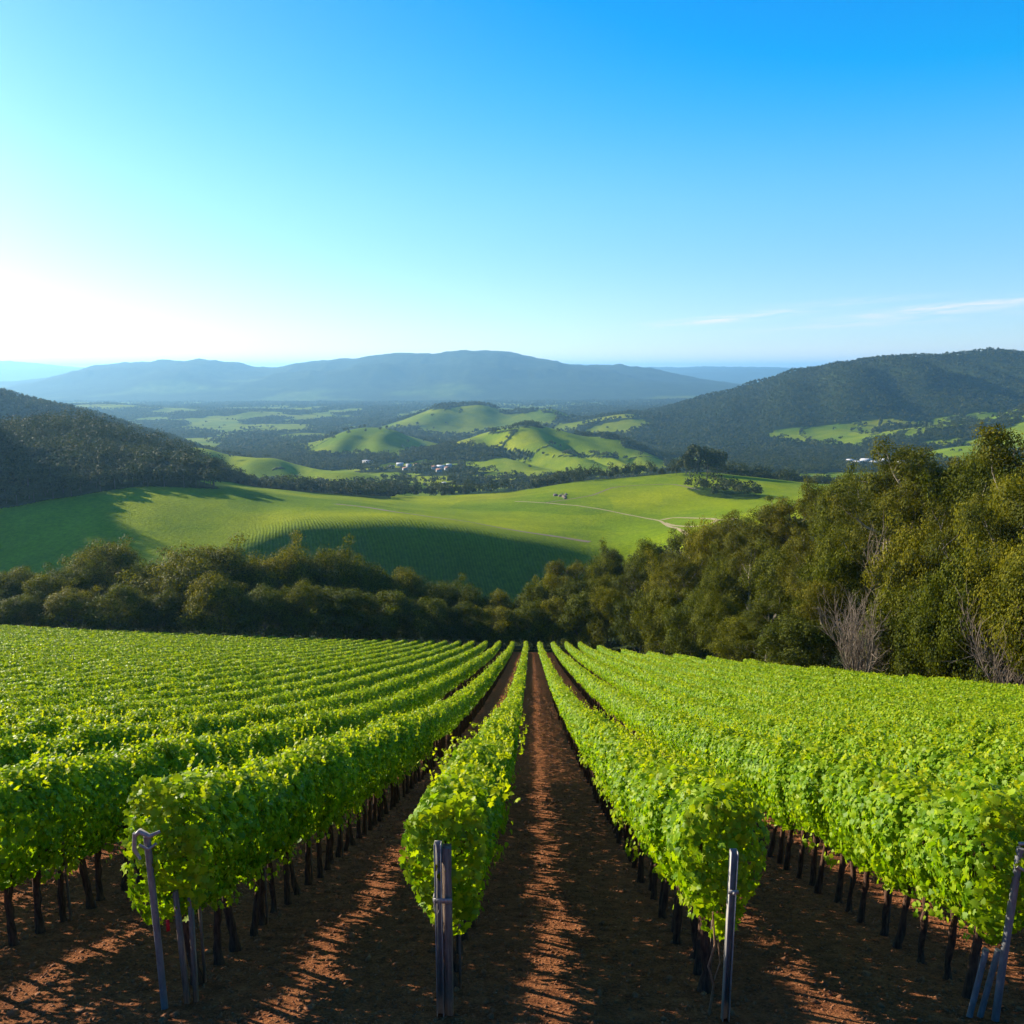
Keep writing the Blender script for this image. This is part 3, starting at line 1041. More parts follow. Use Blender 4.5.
def build_vineyard():
    spots = vine_spots()
    xs = np.array([s[2] for s in spots])
    ys = np.array([s[3] for s in spots])
    zs = near_z(xs, ys)
    px, py, d = proj(xs, ys, zs + 1.5)
    inframe = (px > -25) & (px < 1049) & (py < 1100)
    order = np.argsort(np.where(inframe, d, 1e9))
    chosen = set(order[:300].tolist())
    dmax = d[order[299]]
    rng = random.Random(4)
    slope = 0.40
    folA = [foliage_mesh(100 + i, 1600, 0.068, LOBED, -0.33, 0.33, 8, slope) for i in range(9)]
    folB = [foliage_mesh(200 + i, 1150, 0.074, PENTA, -0.33, 0.33, 7, slope) for i in range(8)]
    folE = [foliage_mesh(150 + i, 1600, 0.070, LOBED, -0.33, 0.33, 9, slope, 620) for i in range(4)]
    tr = [vine_trunk(300 + i, slope) for i in range(8)]
    stake_s = Soup()
    stake_s.box((0.06, 0.03, 0.55), (0.022, 0.022, 1.3))
    stake_me = stake_s.mesh('stake', [M_WOOD])
    first = {}
    used_in_row = {}
    for i in sorted(chosen):
        used_in_row.setdefault(spots[i][0], []).append(i)
    for r, ids in used_in_row.items():
        for n, i in enumerate(ids):
            _, k, x, Y = spots[i]
            o = link('grapevine', None)
            o.location = (x + rng.gauss(0, 0.03), Y + rng.gauss(0, 0.04), float(zs[i]) + rng.gauss(0, 0.02))
            o.rotation_euler = (0, 0, rng.uniform(-0.08, 0.08))
            o.scale = (rng.uniform(0.93, 1.1), 1.0, rng.uniform(0.96, 1.05))
            visible_from_front = k
            if r in (-1, 0, 1, 2):
                lab = 'leafy grapevine, %s from the end post, %s' % (ordinal(k), row_phrase(r))
            else:
                lab = 'leafy grapevine, %s from the picture edge, %s' % (ordinal(n + 1), row_phrase(r))
            tag(o, lab, 'grapevine', 'grapevines in the rows of the vineyard')
            fm = rng.choice(folA if d[i] < 13 else folB)
            if k == 1:
                fm = folE[r % 4]
            f = link('foliage', fm, o)
            t = link('trunk', rng.choice(tr), o)
            t.rotation_euler = (0, 0, rng.uniform(-0.4, 0.4))
            if k % 4 == 1 and d[i] < 16:
                link('stake', stake_me, o)
    # every vine beyond those, as one mass
    R = np.random.RandomState(11)
    VV, FF4, FF3, AA = [], [], [], []
    nv = 0
    rest = np.array([i for i in range(len(spots)) if i not in chosen])
    xr, yr, zr, dr = xs[rest], ys[rest], zs[rest], d[rest]
    bands = [(0, dmax + 4, 720, 0.090, 3.2), (dmax + 4, 34, 500, 0.102, 3.0), (34, 55, 290, 0.135, 2.4), (55, 85, 160, 0.18, 2.0), (85, 400, 85, 0.26, 1.0)]
    for (a, b, n, size, ns) in bands:
        m = (dr >= a) & (dr < b)
        k = int(m.sum())
        if not k:
            continue
        bx = np.repeat(xr[m], n)
        by = np.repeat(yr[m], n)
        off = R.uniform(-0.26, 0.26, k * n)
        yy = by + off
        aa = R.uniform(0, 2 * math.pi, k * n)
        aa = np.where((np.sin(aa) < -0.2) & (R.rand(k * n) < 0.5), -aa, aa)
        ca, sa = np.cos(aa), np.sin(aa)
        lump = 1 + 0.42 * fbm(yy * 0.9 + bx * 3.1, aa * 0.9 + bx, 3)
        rr = (1 - 0.40 * R.rand(k * n) ** 1.8) * lump
        hw = np.where(sa > 0, 0.37, 0.35 + 0.10 * sa)
        hh = np.where(sa > 0, 0.62, 0.66)
        vig = 1 + 0.16 * fbm(by * 0.12 + bx * 0.31, bx * 0.17, 3)
        x = bx + hw * np.sign(ca) * np.abs(ca) ** 0.75 * rr
        zz = 1.50 + hh * sa * rr
        zz = np.where(sa > 0, 1.5 + (zz - 1.5) * vig, zz)
        N = np.stack([ca * 1.1, R.normal(size=k * n) * 0.45, sa * 0.8 + 0.28], 1) + R.normal(size=(k * n, 3)) * 0.42
        g = np.clip(np.clip((zz - 1.75) / 0.55, 0, 1) ** 1.3 * R.rand(k * n) * 0.95 + 0.12 * R.rand(k * n) ** 4, 0, 1)
        P = np.stack([x, yy, near_z(x, yy) + zz], 1)
        V, F, A = leaf_cloud(P, N, size * R.uniform(0.75, 1.25, len(P)), DIAM, R, g)
        VV.append(V)
        FF4.append(F + nv)
        AA.append(A)
        nv += len(V)
        q = int(k * ns)
        sel = R.randint(0, k, q)
        P2, N2, g2, k2 = shoot_points(q, R, -0.28, 0.28, 0, 5 if b < 60 else 3)
        per = len(P2) // q
        ox = np.repeat(xr[m][sel], per)
        oy = np.repeat(yr[m][sel], per)
        gx = P2[:, 0] + ox
        gy = P2[:, 1] + oy
        P2 = np.stack([gx, gy, near_z(gx, gy) + P2[:, 2]], 1)
        V, F, A = leaf_cloud(P2, N2, size * 0.85 * k2, DIAM, R, g2)
        VV.append(V)
        FF4.append(F + nv)
        AA.append(A)
        nv += len(V)
    # their trunks
    m = (dr < 400)
    k = int(m.sum())
    px0, py0, pz0 = xr[m] + R.normal(size=k) * 0.03, yr[m], zr[m]
    lx, ly = R.normal(size=k) * 0.04, R.normal(size=k) * 0.04
    rad = R.uniform(0.032, 0.046, k)
    sq = np.array([(1, 0), (0, 1), (-1, 0), (0, -1)], float)
    bot = np.stack([px0[:, None] + rad[:, None] * 1.3 * sq[None, :, 0], py0[:, None] + rad[:, None] * 1.3 * sq[None, :, 1], np.repeat(pz0[:, None] - 0.06, 4, 1)], -1)
    top = np.stack([px0[:, None] + lx[:, None] + rad[:, None] * sq[None, :, 0], py0[:, None] + ly[:, None] + rad[:, None] * sq[None, :, 1], np.repeat(pz0[:, None] + 1.15, 4, 1)], -1)
    T = np.concatenate([bot, top], 1).reshape(-1, 3)
    j = np.arange(4)
    fq = np.stack([j, (j + 1) % 4, (j + 1) % 4 + 4, j + 4], 1)
    FT = (np.arange(k)[:, None, None] * 8 + fq[None]).reshape(-1, 4) + nv
    VV.append(T)
    AA.append(np.zeros((len(T), 4)))
    me = mk_mesh('distant_vines', np.concatenate(VV), [(np.concatenate(FF4), 0), (FT, 1)], [M_VINE, M_VBARK], {'leaf': np.concatenate(AA)})
    o = link('vineyard_foliage', me)
    tag(o, 'bright green grapevine rows running down the slope beyond the nearest vines', 'vineyard', None, 'stuff')
    print('vines', len(spots), 'dmax', dmax, 'verts', nv)


build_vineyard()


def end_post(name, x, Y, label, build):
    o = link(name, None)
    o.location = (x, Y, float(near_z(np.array([x]), np.array([Y]))[0]))
    tag(o, label, 'post', 'end posts of the vine rows')
    build(o)
    return o


def channel(s, w, d, h, t, m=0, base=-0.4, tilt=(0, 0)):
    """An open steel channel: web and two flanges."""
    c = (h + base) / 2
    L = h - base
    s.box((0, d / 2, c), (w, t, L), m=m, tilt=tilt)
    s.box((-w / 2 + t / 2, -0.003, c), (t, d - t, L), m=m, tilt=tilt)
    s.box((w / 2 - t / 2, -0.003, c), (t, d - t, L), m=m, tilt=tilt)


def tube_part(name, parent, mats, segs, smooth=True):
    s = Soup()
    for pts, r, k, m in segs:
        s.tube(pts, r, k, m)
    return link(name, s.mesh(name, mats, smooth), parent)


def build_posts():
    def centre(o):
        s = Soup()
        s.box((0.035, 0.02, 0.62), (0.075, 0.085, 2.06))
        link('wooden_core', s.mesh('wooden_core', [M_WOOD]), o)
        s = Soup()
        channel(s, 0.062, 0.075, 1.70, 0.006)
        link('steel_channel', s.mesh('steel_channel', [M_GALV]), o).location = (-0.037, -0.012, 0)
        s = Soup()
        s.box((0.0, -0.055, 1.18), (0.165, 0.008, 0.045))
        s.box((-0.078, 0.0, 1.18), (0.008, 0.11, 0.045))
        link('strap', s.mesh('strap', [M_GALV]), o)
        tube_part('wire_loop', o, [M_GALV], [([(-0.06, -0.06, 1.20), (-0.075, -0.075, 1.12), (-0.05, -0.08, 1.05), (-0.02, -0.07, 1.12), (-0.03, -0.06, 1.2)], 0.005, 5, 0)])

    end_post('trellis_end_post', row_x(0), Y_FRONT - 0.12, 'square weathered grey post closing the row just left of the central alley', centre)

    def rightp(o):
        s = Soup()
        channel(s, 0.062, 0.065, 1.66, 0.007)
        link('steel_channel', s.mesh('steel_channel', [M_GALV]), o)
        s = Soup()
        s.box((0, -0.044, 1.30), (0.085, 0.008, 0.035))
        s.tube([(0, -0.052, 1.30), (0, -0.075, 1.30)], 0.012, 8)
        link('bolt_plate', s.mesh('bolt_plate', [M_GALV]), o)
        tube_part('old_cane', o, [M_CANE], [([(-0.12, 0.1, -0.05), (-0.10, 0.06, 0.3), (-0.16, 0.05, 0.5), (-0.11, 0.05, 0.72), (-0.13, 0.1, 1.0)], [0.012, 0.011, 0.01, 0.009, 0.007], 6, 0),
                                            ([(-0.10, 0.06, 0.35), (-0.06, 0.04, 0.55), (-0.09, 0.05, 0.8)], 0.006, 5, 0)])
    end_post('trellis_end_post', row_x(1) + 0.0, Y_FRONT - 0.12, 'straight galvanised steel post closing the row just right of the central alley', rightp)

    def leftp(o):
        tube_part('steel_pole', o, [M_BLUE], [([(0.02, 0, -0.4), (0.01, 0, 0.6), (-0.01, 0, 1.72)], 0.030, 12, 0)])
        tube_part('clamp', o, [M_GALV], [([(-0.11, -0.02, 1.72), (-0.05, -0.03, 1.78), (0.03, -0.03, 1.73), (0.11, 0.0, 1.76)], [0.018, 0.026, 0.022, 0.014], 8, 0),
                                         ([(-0.10, -0.03, 1.76), (-0.12, -0.02, 1.60), (-0.06, -0.045, 1.52)], [0.016, 0.02, 0.012], 7, 0),
                                         ([(-0.06, -0.045, 1.66), (0.02, -0.05, 1.62), (0.08, -0.02, 1.66)], 0.012, 7, 0)])
        s = Soup()
        s.box((0.16, 0.12, 0.35), (0.045, 0.045, 1.5), 0.2, tilt=(-0.02, 0))
        link('wooden_stake', s.mesh('wooden_stake', [M_WOOD]), o)
        s = Soup()
        s.box((0.245, 0.15, 0.32), (0.035, 0.04, 1.4), -0.1, tilt=(0.02, 0))
        link('wooden_stake', s.mesh('wooden_stake', [M_WOOD]), o)
        s = Soup()
        s.box((0.12, -0.02, 0.86), (0.03, 0.012, 0.11), 0.3)
        t = link('tag', s.mesh('tag', [M_REDTAG]), o)
        t['label'] = 'small red tag'
    end_post('trellis_end_post', row_x(-1) - 0.07, Y_FRONT - 0.10, 'leaning blue-grey pole with twisted clamp, end of second row left of the alley', leftp)

    def farp(o):
        tube_part('steel_pole', o, [M_BLUE], [([(-0.02, 0, -0.4), (-0.01, 0, 0.6), (0.02, 0, 1.70)], 0.032, 12, 0)])
        tube_part('clamp', o, [M_GALV], [([(-0.02, -0.03, 1.76), (0.05, -0.05, 1.78), (0.10, -0.03, 1.70), (0.10, -0.03, 1.58), (0.04, -0.05, 1.52), (-0.01, -0.03, 1.55)], 0.016, 7, 0)])
        for k, (dx, ln) in enumerate(((-0.06, 0.22), (-0.15, 0.14))):
            tube_part('brace_stake', o, [M_BLUE], [([(dx - 0.10, 0.05, -0.3), (dx + ln * 0.2 + 0.03, 0.12, 0.62)], 0.026, 10, 0)])
    end_post('trellis_end_post', row_x(2) - 0.05, Y_FRONT - 0.02, 'blue-grey steel pole with open ring clamp, end of second row right of the alley', farp)


build_posts()


def build_clods():
    R = np.random.RandomState(21)
    n = 26000
    Y = 5.2 + 16 * R.rand(n) ** 1.5
    x = R.uniform(-0.72, 0.72, n) * (Y + 0.8)
    s = R.uniform(0.005, 0.020, n) * (1 + 1.3 * (R.rand(n) < 0.05)) * (0.8 + Y / 16)
    z = near_z(x, Y) + s * 0.2
    o8 = np.array([(1, 0, 0), (0, 1, 0), (-1, 0, 0), (0, -1, 0), (0, 0, 0.75), (0, 0, -0.75)], float)
    V = np.stack([x, Y, z], 1)[:, None, :] + o8[None] * s[:, None, None] * R.uniform(0.55, 1.25, (n, 6, 1)) + R.normal(size=(n, 6, 3)) * s[:, None, None] * 0.12
    f = np.array([(0, 1, 4), (1, 2, 4), (2, 3, 4), (3, 0, 4), (1, 0, 5), (2, 1, 5), (3, 2, 5), (0, 3, 5)])
    F = (np.arange(n)[:, None, None] * 6 + f[None]).reshape(-1, 3)
    m = bark_material('soil_clod', (0.13, 0.048, 0.020), (0.36, 0.165, 0.075), 5, 1)
    o = link('soil_clods', mk_mesh('soil_clods', V.reshape(-1, 3), [(F, 0)], [m]))
    tag(o, 'small reddish clods and pebbles scattered over the dirt alleys', 'clods', None, 'stuff')


build_clods()
# ------------------------------------------------------------------ trees
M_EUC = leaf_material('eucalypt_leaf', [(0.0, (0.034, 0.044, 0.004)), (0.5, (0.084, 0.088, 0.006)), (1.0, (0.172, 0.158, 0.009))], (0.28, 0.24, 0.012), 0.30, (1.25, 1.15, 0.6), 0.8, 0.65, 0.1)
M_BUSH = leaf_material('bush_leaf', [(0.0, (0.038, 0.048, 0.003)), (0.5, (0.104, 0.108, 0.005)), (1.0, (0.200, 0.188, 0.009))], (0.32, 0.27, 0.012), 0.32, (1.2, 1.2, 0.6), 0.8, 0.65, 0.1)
M_WOODFAR = leaf_material('wood_leaf', [(0.0, (0.015, 0.028, 0.010)), (0.5, (0.034, 0.050, 0.012)), (1.0, (0.070, 0.075, 0.014))], (0.12, 0.11, 0.015), 0.25, (1.2, 1.15, 0.6), 0.0, 0.7, 0.1)  # leaf colour cut darker to stand in for shade on the left ridge
M_BARK = bark_material('grey_brown_bark', (0.055, 0.042, 0.032), (0.17, 0.135, 0.10), 3.0)
M_PALE = bark_material('pale_smooth_bark', (0.17, 0.14, 0.105), (0.46, 0.39, 0.30), 2.0)
M_DEAD = bark_material('bare_grey_bark', (0.10, 0.075, 0.055), (0.30, 0.24, 0.18), 2.0)


def limb(s, p0, d0, L, r0, rng, k, n=6, up=0.25, wob=0.16, r1=None, m=0):
    pts = [np.array(p0, float)]
    d = np.array(d0, float)
    for i in range(n):
        d = d + rng.normal(size=3) * wob + np.array([0, 0, up]) / n
        d /= np.linalg.norm(d)
        pts.append(pts[-1] + d * L / n)
    s.tube(pts, np.linspace(r0, r1 if r1 is not None else r0 * 0.35, n + 1), k, m, cap=False)
    return np.array(pts), d


def make_tree_meshes(seed, kind):
    """Unit: metres. kinds: eucalypt (open, tall), round (broad dome), bush (leafy to the ground)."""
    rng = np.random.RandomState(seed)
    s = Soup()
    clumps = []
    if kind == 'eucalypt':
        H, R0 = 20.0, 5.2
        nl, z0, z1 = 9, 0.22, 0.72
        steep = 0.9
    elif kind == 'round':
        H, R0 = 15.0, 7.2
        nl, z0, z1 = 12, 0.14, 0.55
        steep = 0.55
    else:
        H, R0 = 9.0, 4.2
        nl, z0, z1 = 11, 0.05, 0.45
        steep = 0.7
    tp, td = limb(s, (0, 0, -1.0), (rng.normal() * 0.05, rng.normal() * 0.05, 1), H * 0.80, H * 0.018, rng, 7, 9, 0.4, 0.07)
    for i in range(nl):
        f = z0 + (z1 - z0) * (i + rng.rand() * 0.7) / nl
        idx = f / 0.80 * (len(tp) - 1)
        k = min(int(idx), len(tp) - 2)
        p = tp[k] + (tp[k + 1] - tp[k]) * (idx - k)
        az = i * 2.4 + rng.rand() * 0.9
        L = R0 * (1.15 - 0.45 * abs(f - 0.35)) * rng.uniform(0.8, 1.15)
        d = np.array([math.cos(az), math.sin(az), steep * rng.uniform(0.5, 1.3)])
        d /= np.linalg.norm(d)
        lp, ld = limb(s, p, d, L, H * 0.0085, rng, 5, 6, 0.35, 0.14, H * 0.003)
        for j in range(5):
            q = lp[2 + j if 2 + j < len(lp) else -1]
            d2 = ld + rng.normal(size=3) * 0.75
            d2[2] += 0.35
            d2 /= np.linalg.norm(d2)
            sp, sd = limb(s, q, d2, L * rng.uniform(0.28, 0.5), H * 0.0032, rng, 4, 4, 0.2, 0.2, H * 0.001)
            clumps.append((sp[-1], rng.uniform(0.7, 1.2) * R0 * 0.20))
        clumps.append((lp[-1], rng.uniform(0.9, 1.3) * R0 * 0.33))
    for j in range(7):
        clumps.append((tp[-1] + rng.normal(size=3) * np.array([R0 * 0.32, R0 * 0.32, H * 0.05]), R0 * 0.24))
        clumps.append((tp[-3] + rng.normal(size=3) * np.array([R0 * 0.42, R0 * 0.42, H * 0.05]), R0 * 0.24))
    if kind == 'round' or kind == 'bush':
        # fill the dome so that it reads as one dense crown
        zc, hh = (0.56 * H, 0.42 * H) if kind == 'round' else (0.50 * H, 0.47 * H)
        for j in range(70 if kind == 'round' else 55):
            v = unit(rng.normal(size=3))
            if v[2] < -0.55:
                v[2] = -v[2]
            c = np.array([v[0] * R0 * 0.88, v[1] * R0 * 0.88, zc + v[2] * hh * 0.86]) * 1.0
            clumps.append((c * np.array([1, 1, 1.0]) + rng.normal(size=3) * R0 * 0.07, rng.uniform(0.55, 1.3) * R0 * 0.25))
    P, N = [], []
    per = {'eucalypt': 270, 'round': 215, 'bush': 180}[kind]
    for c, r in clumps:
        n = int(per * (r / (R0 * 0.22)) ** 2 * rng.uniform(0.8, 1.25))
        v = unit(rng.normal(size=(n, 3)))
        rr = r * (1 - 0.4 * rng.rand(n) ** 1.8)
        rr *= 1 + 0.17 * rng.normal(size=n)
        pt = c + v * rr[:, None] * np.array([1.1, 1.1, 0.78])
        P.append(pt)
        N.append(v * 1.3 + rng.normal(size=(n, 3)) * 0.45 + np.array([0, 0, 0.2]))
    P = np.concatenate(P)
    N = np.concatenate(N)
    keep = P[:, 2] > 0.1
    P, N = P[keep], N[keep]
    size = {'eucalypt': 0.24, 'round': 0.28, 'bush': 0.195}[kind]
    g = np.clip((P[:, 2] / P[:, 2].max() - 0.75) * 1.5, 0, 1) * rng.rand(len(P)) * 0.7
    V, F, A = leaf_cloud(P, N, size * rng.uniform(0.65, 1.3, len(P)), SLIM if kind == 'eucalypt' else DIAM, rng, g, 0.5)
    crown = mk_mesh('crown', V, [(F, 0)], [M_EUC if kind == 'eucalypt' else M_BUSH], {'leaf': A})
    trunk = s.mesh('trunk', [M_PALE if kind == 'eucalypt' else M_BARK], smooth=True)
    return trunk, crown, float(np.percentile(P[:, 2], 99.3)), float(np.percentile(np.hypot(P[:, 0], P[:, 1]), 97))


def small_tree_mesh(seed):
    rng = np.random.RandomState(seed)
    H, R0 = 12.0, 5.0
    P, N = [], []
    for j in range(26):
        v = unit(rng.normal(size=3))
        v[2] = abs(v[2]) * 1.1 - 0.15
        c = np.array([v[0] * R0 * 0.7, v[1] * R0 * 0.7, 0.47 * H + v[2] * 0.40 * H])
        n = 34
        w = unit(rng.normal(size=(n, 3)))
        P.append(c + w * R0 * 0.30 * rng.uniform(0.7, 1.2))
        N.append(w + rng.normal(size=(n, 3)) * 0.4 + np.array([0, 0, 0.2]))
    P = np.concatenate(P)
    N = np.concatenate(N)
    V, F, A = leaf_cloud(P, N, 0.95 * rng.uniform(0.7, 1.3, len(P)), DIAM, rng, rng.rand(len(P)) * 0.35, 0.4)
    s = Soup()
    s.tube([(0, 0, -1), (0.1, 0, 4), (0, 0.1, 8)], [0.25, 0.2, 0.1], 5)
    return s.mesh('trunk', [M_BARK]), mk_mesh('crown', V, [(F, 0)], [M_WOODFAR], {'leaf': A}), float(P[:, 2].max()), R0


SIL = [(-50, 575), (0, 572), (35, 566), (60, 560), (85, 546), (110, 543), (140, 552), (150, 560), (165, 552), (200, 547), (240, 550), (262, 556), (285, 547), (320, 549), (345, 553), (365, 565), (400, 570), (440, 578), (480, 586), (515, 590), (530, 570), (570, 558), (600, 545), (625, 541), (655, 536), (690, 524), (712, 516), (745, 510), (768, 492), (800, 490), (835, 476), (850, 472), (870, 482), (890, 488), (905, 462), (930, 444), (955, 455), (985, 458), (1012, 432), (1040, 428), (1100, 425)]


def sil(px):
    return np.interp(px, [a for a, b in SIL], [b for a, b in SIL])


TREES = []


def put_tree(name, meshes, x, Y, H, width, label, group, rng, cat='tree', z=None):
    tm, cm, mh, mr = meshes
    o = link(name, None)
    o.location = (x, Y, tz(x, Y) if z is None else z)
    o.rotation_euler = (rng.gauss(0, 0.03), rng.gauss(0, 0.03), rng.uniform(0, 6.283))
    sz = H / mh
    sx = sz if width is None else width / (2 * mr)
    o.scale = (sx, sx * rng.uniform(0.92, 1.08), sz)
    link('trunk', tm, o)
    link('crown', cm, o)
    tag(o, label, cat, group)
    TREES.append((o, x, Y, H))
    return o


def bare_tree(seed, x, Y, H, label, spread=0.55):
    rng = np.random.RandomState(seed)
    s = Soup()
    s2 = Soup()
    for i in range(16):
        az = i * 0.9 + rng.rand()
        d = np.array([math.cos(az) * spread * rng.uniform(0.2, 1), math.sin(az) * spread * rng.uniform(0.2, 1), 1])
        d /= np.linalg.norm(d)
        lp, ld = limb(s, (math.cos(az) * 0.15, math.sin(az) * 0.15, -0.4), d, H * rng.uniform(0.75, 1.0), H * 0.0085, rng, 6, 9, 0.35, 0.05, H * 0.002)
        for j in range(12):
            q = lp[2 + j % 7]
            d2 = ld + rng.normal(size=3) * 0.38
            d2 /= np.linalg.norm(d2)
            sp, sd = limb(s2, q, d2, H * rng.uniform(0.16, 0.34), H * 0.0034, rng, 4, 5, 0.3, 0.12, H * 0.001)
            for k in range(4):
                d3 = sd + rng.normal(size=3) * 0.5
                d3 /= np.linalg.norm(d3)
                limb(s2, sp[1 + k], d3, H * rng.uniform(0.10, 0.20), H * 0.0020, rng, 3, 3, 0.3, 0.15, H * 0.0007)
    o = link('bare_tree', None)
    o.location = (x, Y, tz(x, Y))
    link('trunk', s.mesh('trunk', [M_DEAD], True), o)
    link('twigs', s2.mesh('twigs', [M_DEAD], True), o)
    tag(o, label, 'tree')
    return o


def build_trees():
    rng = random.Random(12)
    euc = [make_tree_meshes(500 + i, 'eucalypt') for i in range(5)]
    rnd = [make_tree_meshes(600 + i, 'round') for i in range(4)]
    bsh = [make_tree_meshes(700 + i, 'bush') for i in range(4)]
    ktab = {'e': ('eucalypt_tree', euc), 'r': ('broad_tree', rnd), 'b': ('bushy_shrub', bsh)}
    plan = []          # px, Y, top py, width, kind, line

    def top_h(px, Y, py):
        p = at(px, py, Y)
        return p[0], p[2] - tz(p[0], Y)
    # skyline trees and the chief crowns of the wood, read off the photograph
    main = [
        (12, 172, 569, 17, 'r'), (62, 166, 566, 15, 'r'), (102, 178, 543, 20, 'r'), (42, 158, 575, 12, 'b'), (150, 170, 564, 13, 'r'), (200, 166, 546, 27, 'r'), (252, 172, 556, 17, 'r'), (288, 170, 545, 18, 'r'), (332, 172, 548, 18, 'r'),
        (372, 170, 566, 15, 'r'), (405, 172, 571, 14, 'r'), (440, 170, 579, 14, 'r'), (472, 168, 586, 12, 'b'), (500, 166, 591, 11, 'b'), (-25, 170, 575, 17, 'r'),
        (535, 166, 585, 11, 'b'), (552, 172, 570, 12, 'r'), (580, 176, 556, 14, 'e'), (605, 182, 545, 14, 'r'), (630, 184, 541, 13, 'e'), (655, 176, 536, 14, 'r'), (688, 168, 523, 15, 'e'),
        (714, 160, 516, 14, 'r'), (742, 150, 510, 15, 'e'), (770, 140, 491, 15, 'e'), (800, 134, 489, 13, 'e'), (835, 126, 475, 13, 'e'), (852, 120, 472, 11, 'r'), (882, 112, 487, 12, 'e'), (928, 96, 443, 15, 'e'), (908, 100, 462, 12, 'e'),
        (958, 92, 456, 12, 'e'), (985, 88, 458, 11, 'r'), (1016, 78, 430, 14, 'e'), (1052, 74, 425, 13, 'e'), (1090, 70, 430, 13, 'e'), (1140, 66, 425, 14, 'e'),
    ]
    for px, Y, py, wd, k in main:
        plan.append((px, Y, py, wd, k, 2))
    front = [
        (20, 149, 596, 12, 'b'), (70, 150, 590, 12, 'b'), (118, 149, 586, 13, 'b'), (165, 151, 592, 12, 'b'), (215, 152, 574, 16, 'b'), (262, 150, 588, 12, 'b'), (305, 151, 582, 12, 'b'), (345, 150, 588, 13, 'b'), (388, 151, 592, 12, 'b'), (428, 150, 600, 12, 'b'), (466, 151, 604, 11, 'b'), (497, 150, 608, 9, 'b'), (-25, 150, 594, 12, 'b'),
        (528, 150, 603, 10, 'b'), (555, 150, 596, 11, 'b'), (585, 146, 590, 11, 'b'), (612, 142, 584, 11, 'r'), (642, 132, 588, 10, 'b'), (668, 122, 585, 10, 'b'), (696, 112, 592, 10, 'b'), (742, 96, 612, 8.0, 'b'), (720, 106, 590, 9, 'r'), (800, 79, 614, 9.0, 'b'), (770, 90, 590, 9, 'e'), (832, 84, 570, 9.5, 'e'),
        (912, 66, 592, 8.0, 'b'), (940, 61, 590, 7.5, 'b'), (975, 59, 560, 8, 'b'), (1012, 57, 545, 9, 'r'), (1050, 54, 540, 9, 'r'), (880, 80, 560, 8, 'e'), (1085, 52, 560, 9, 'b'), (1000, 63, 500, 10, 'e'),
    ]
    for px, Y, py, wd, k in front:
        plan.append((px, Y, py, wd, k, 0))
    mid = [(640, 150, 566, 12, 'e'), (672, 142, 552, 12, 'r'), (700, 132, 548, 13, 'e'), (728, 124, 550, 12, 'r'), (756, 118, 530, 12, 'e'), (790, 110, 538, 13, 'r'), (822, 104, 520, 12, 'e'), (856, 96, 530, 11, 'r'), (893, 88, 492, 13, 'e'), (925, 80, 520, 11, 'r'), (955, 78, 500, 11, 'e'), (985, 72, 500, 11, 'e'), (1030, 66, 480, 12, 'r'), (1075, 64, 470, 12, 'e'), (610, 160, 566, 12, 'r'), (575, 162, 576, 12, 'b'), (838, 88, 545, 9, 'b'), (1120, 58, 480, 12, 'r')]
    for px, Y, py, wd, k in mid:
        plan.append((px, Y, py, wd, k, 1))
    # the depths of the wood
    tries = 0
    pts = []
    while len(pts) < 26 and tries < 6000:
        tries += 1
        px = rng.uniform(560, 1120)
        Y = rng.uniform(60, 215)
        c = at(px, 560, Y)
        if c[0] < right_edge(Y) + 9:
            continue
        if any(math.hypot(c[0] - a, Y - b) < 7.5 for a, b in pts):
            continue
        if any(math.hypot(c[0] - at(q[0], q[2], q[1])[0], Y - q[1]) < 5.0 for q in plan):
            continue
        pts.append((c[0], Y))
        plan.append((px, Y, sil(px) + rng.uniform(10, 44), rng.uniform(10, 14), rng.choice('eer'), 3))
    lines = {0: 'front row', 1: 'second row', 2: 'skyline row', 3: 'depths'}
    words = {'e': 'tall olive eucalypt with pale limbs', 'r': 'broad olive-green domed tree', 'b': 'low bushy olive-green tree'}
    counts = {}
    plan.sort(key=lambda q: q[0])
    for px, Y, py, wd, k, ln in plan:
        x, H = top_h(px, Y, py)
        H = max(H * (1.0 if px > 840 else 0.92 if px > 550 else 0.975), 4.5)
        side = 'wood right of the vines' if px > 522 else 'tree belt below the vines'
        kk = (k, ln, px > 522)
        counts[kk] = counts.get(kk, 0) + 1
        where = {0: 'front edge of the', 1: 'behind the front of the', 2: 'skyline of the', 3: 'deep in the'}[ln]
        lab = '%s, %s from left, %s %s' % ({'e': 'olive eucalypt', 'r': 'domed olive tree', 'b': 'low bushy tree'}[k], ordinal(counts[kk]), where, side)
        name, ms = ktab[k]
        put_tree(name, rng.choice(ms), x, Y, H, wd * (0.92 if px > 522 and ln != 2 else 1.0), lab, 'trees of the ' + side, rng)
    bare_tree(5, float(at(862, 664, 65.5)[0]), 65.5, 9.0, 'leafless pale-limbed tree with many upright stems at the edge of the right wood', 0.42)
    bare_tree(9, float(at(1022, 610, 54)[0]), 54.0, 8.5, 'leafless pale tree tangled among the last bushes at the right picture edge', 0.8)
    bare_tree(13, float(at(905, 560, 84)[0]), 84.0, 14.0, 'tall leafless pale tree standing inside the right wood above the bushes', 0.5)
    # the clump on the crest of the long field
    small = [small_tree_mesh(800 + i) for i in range(5)]
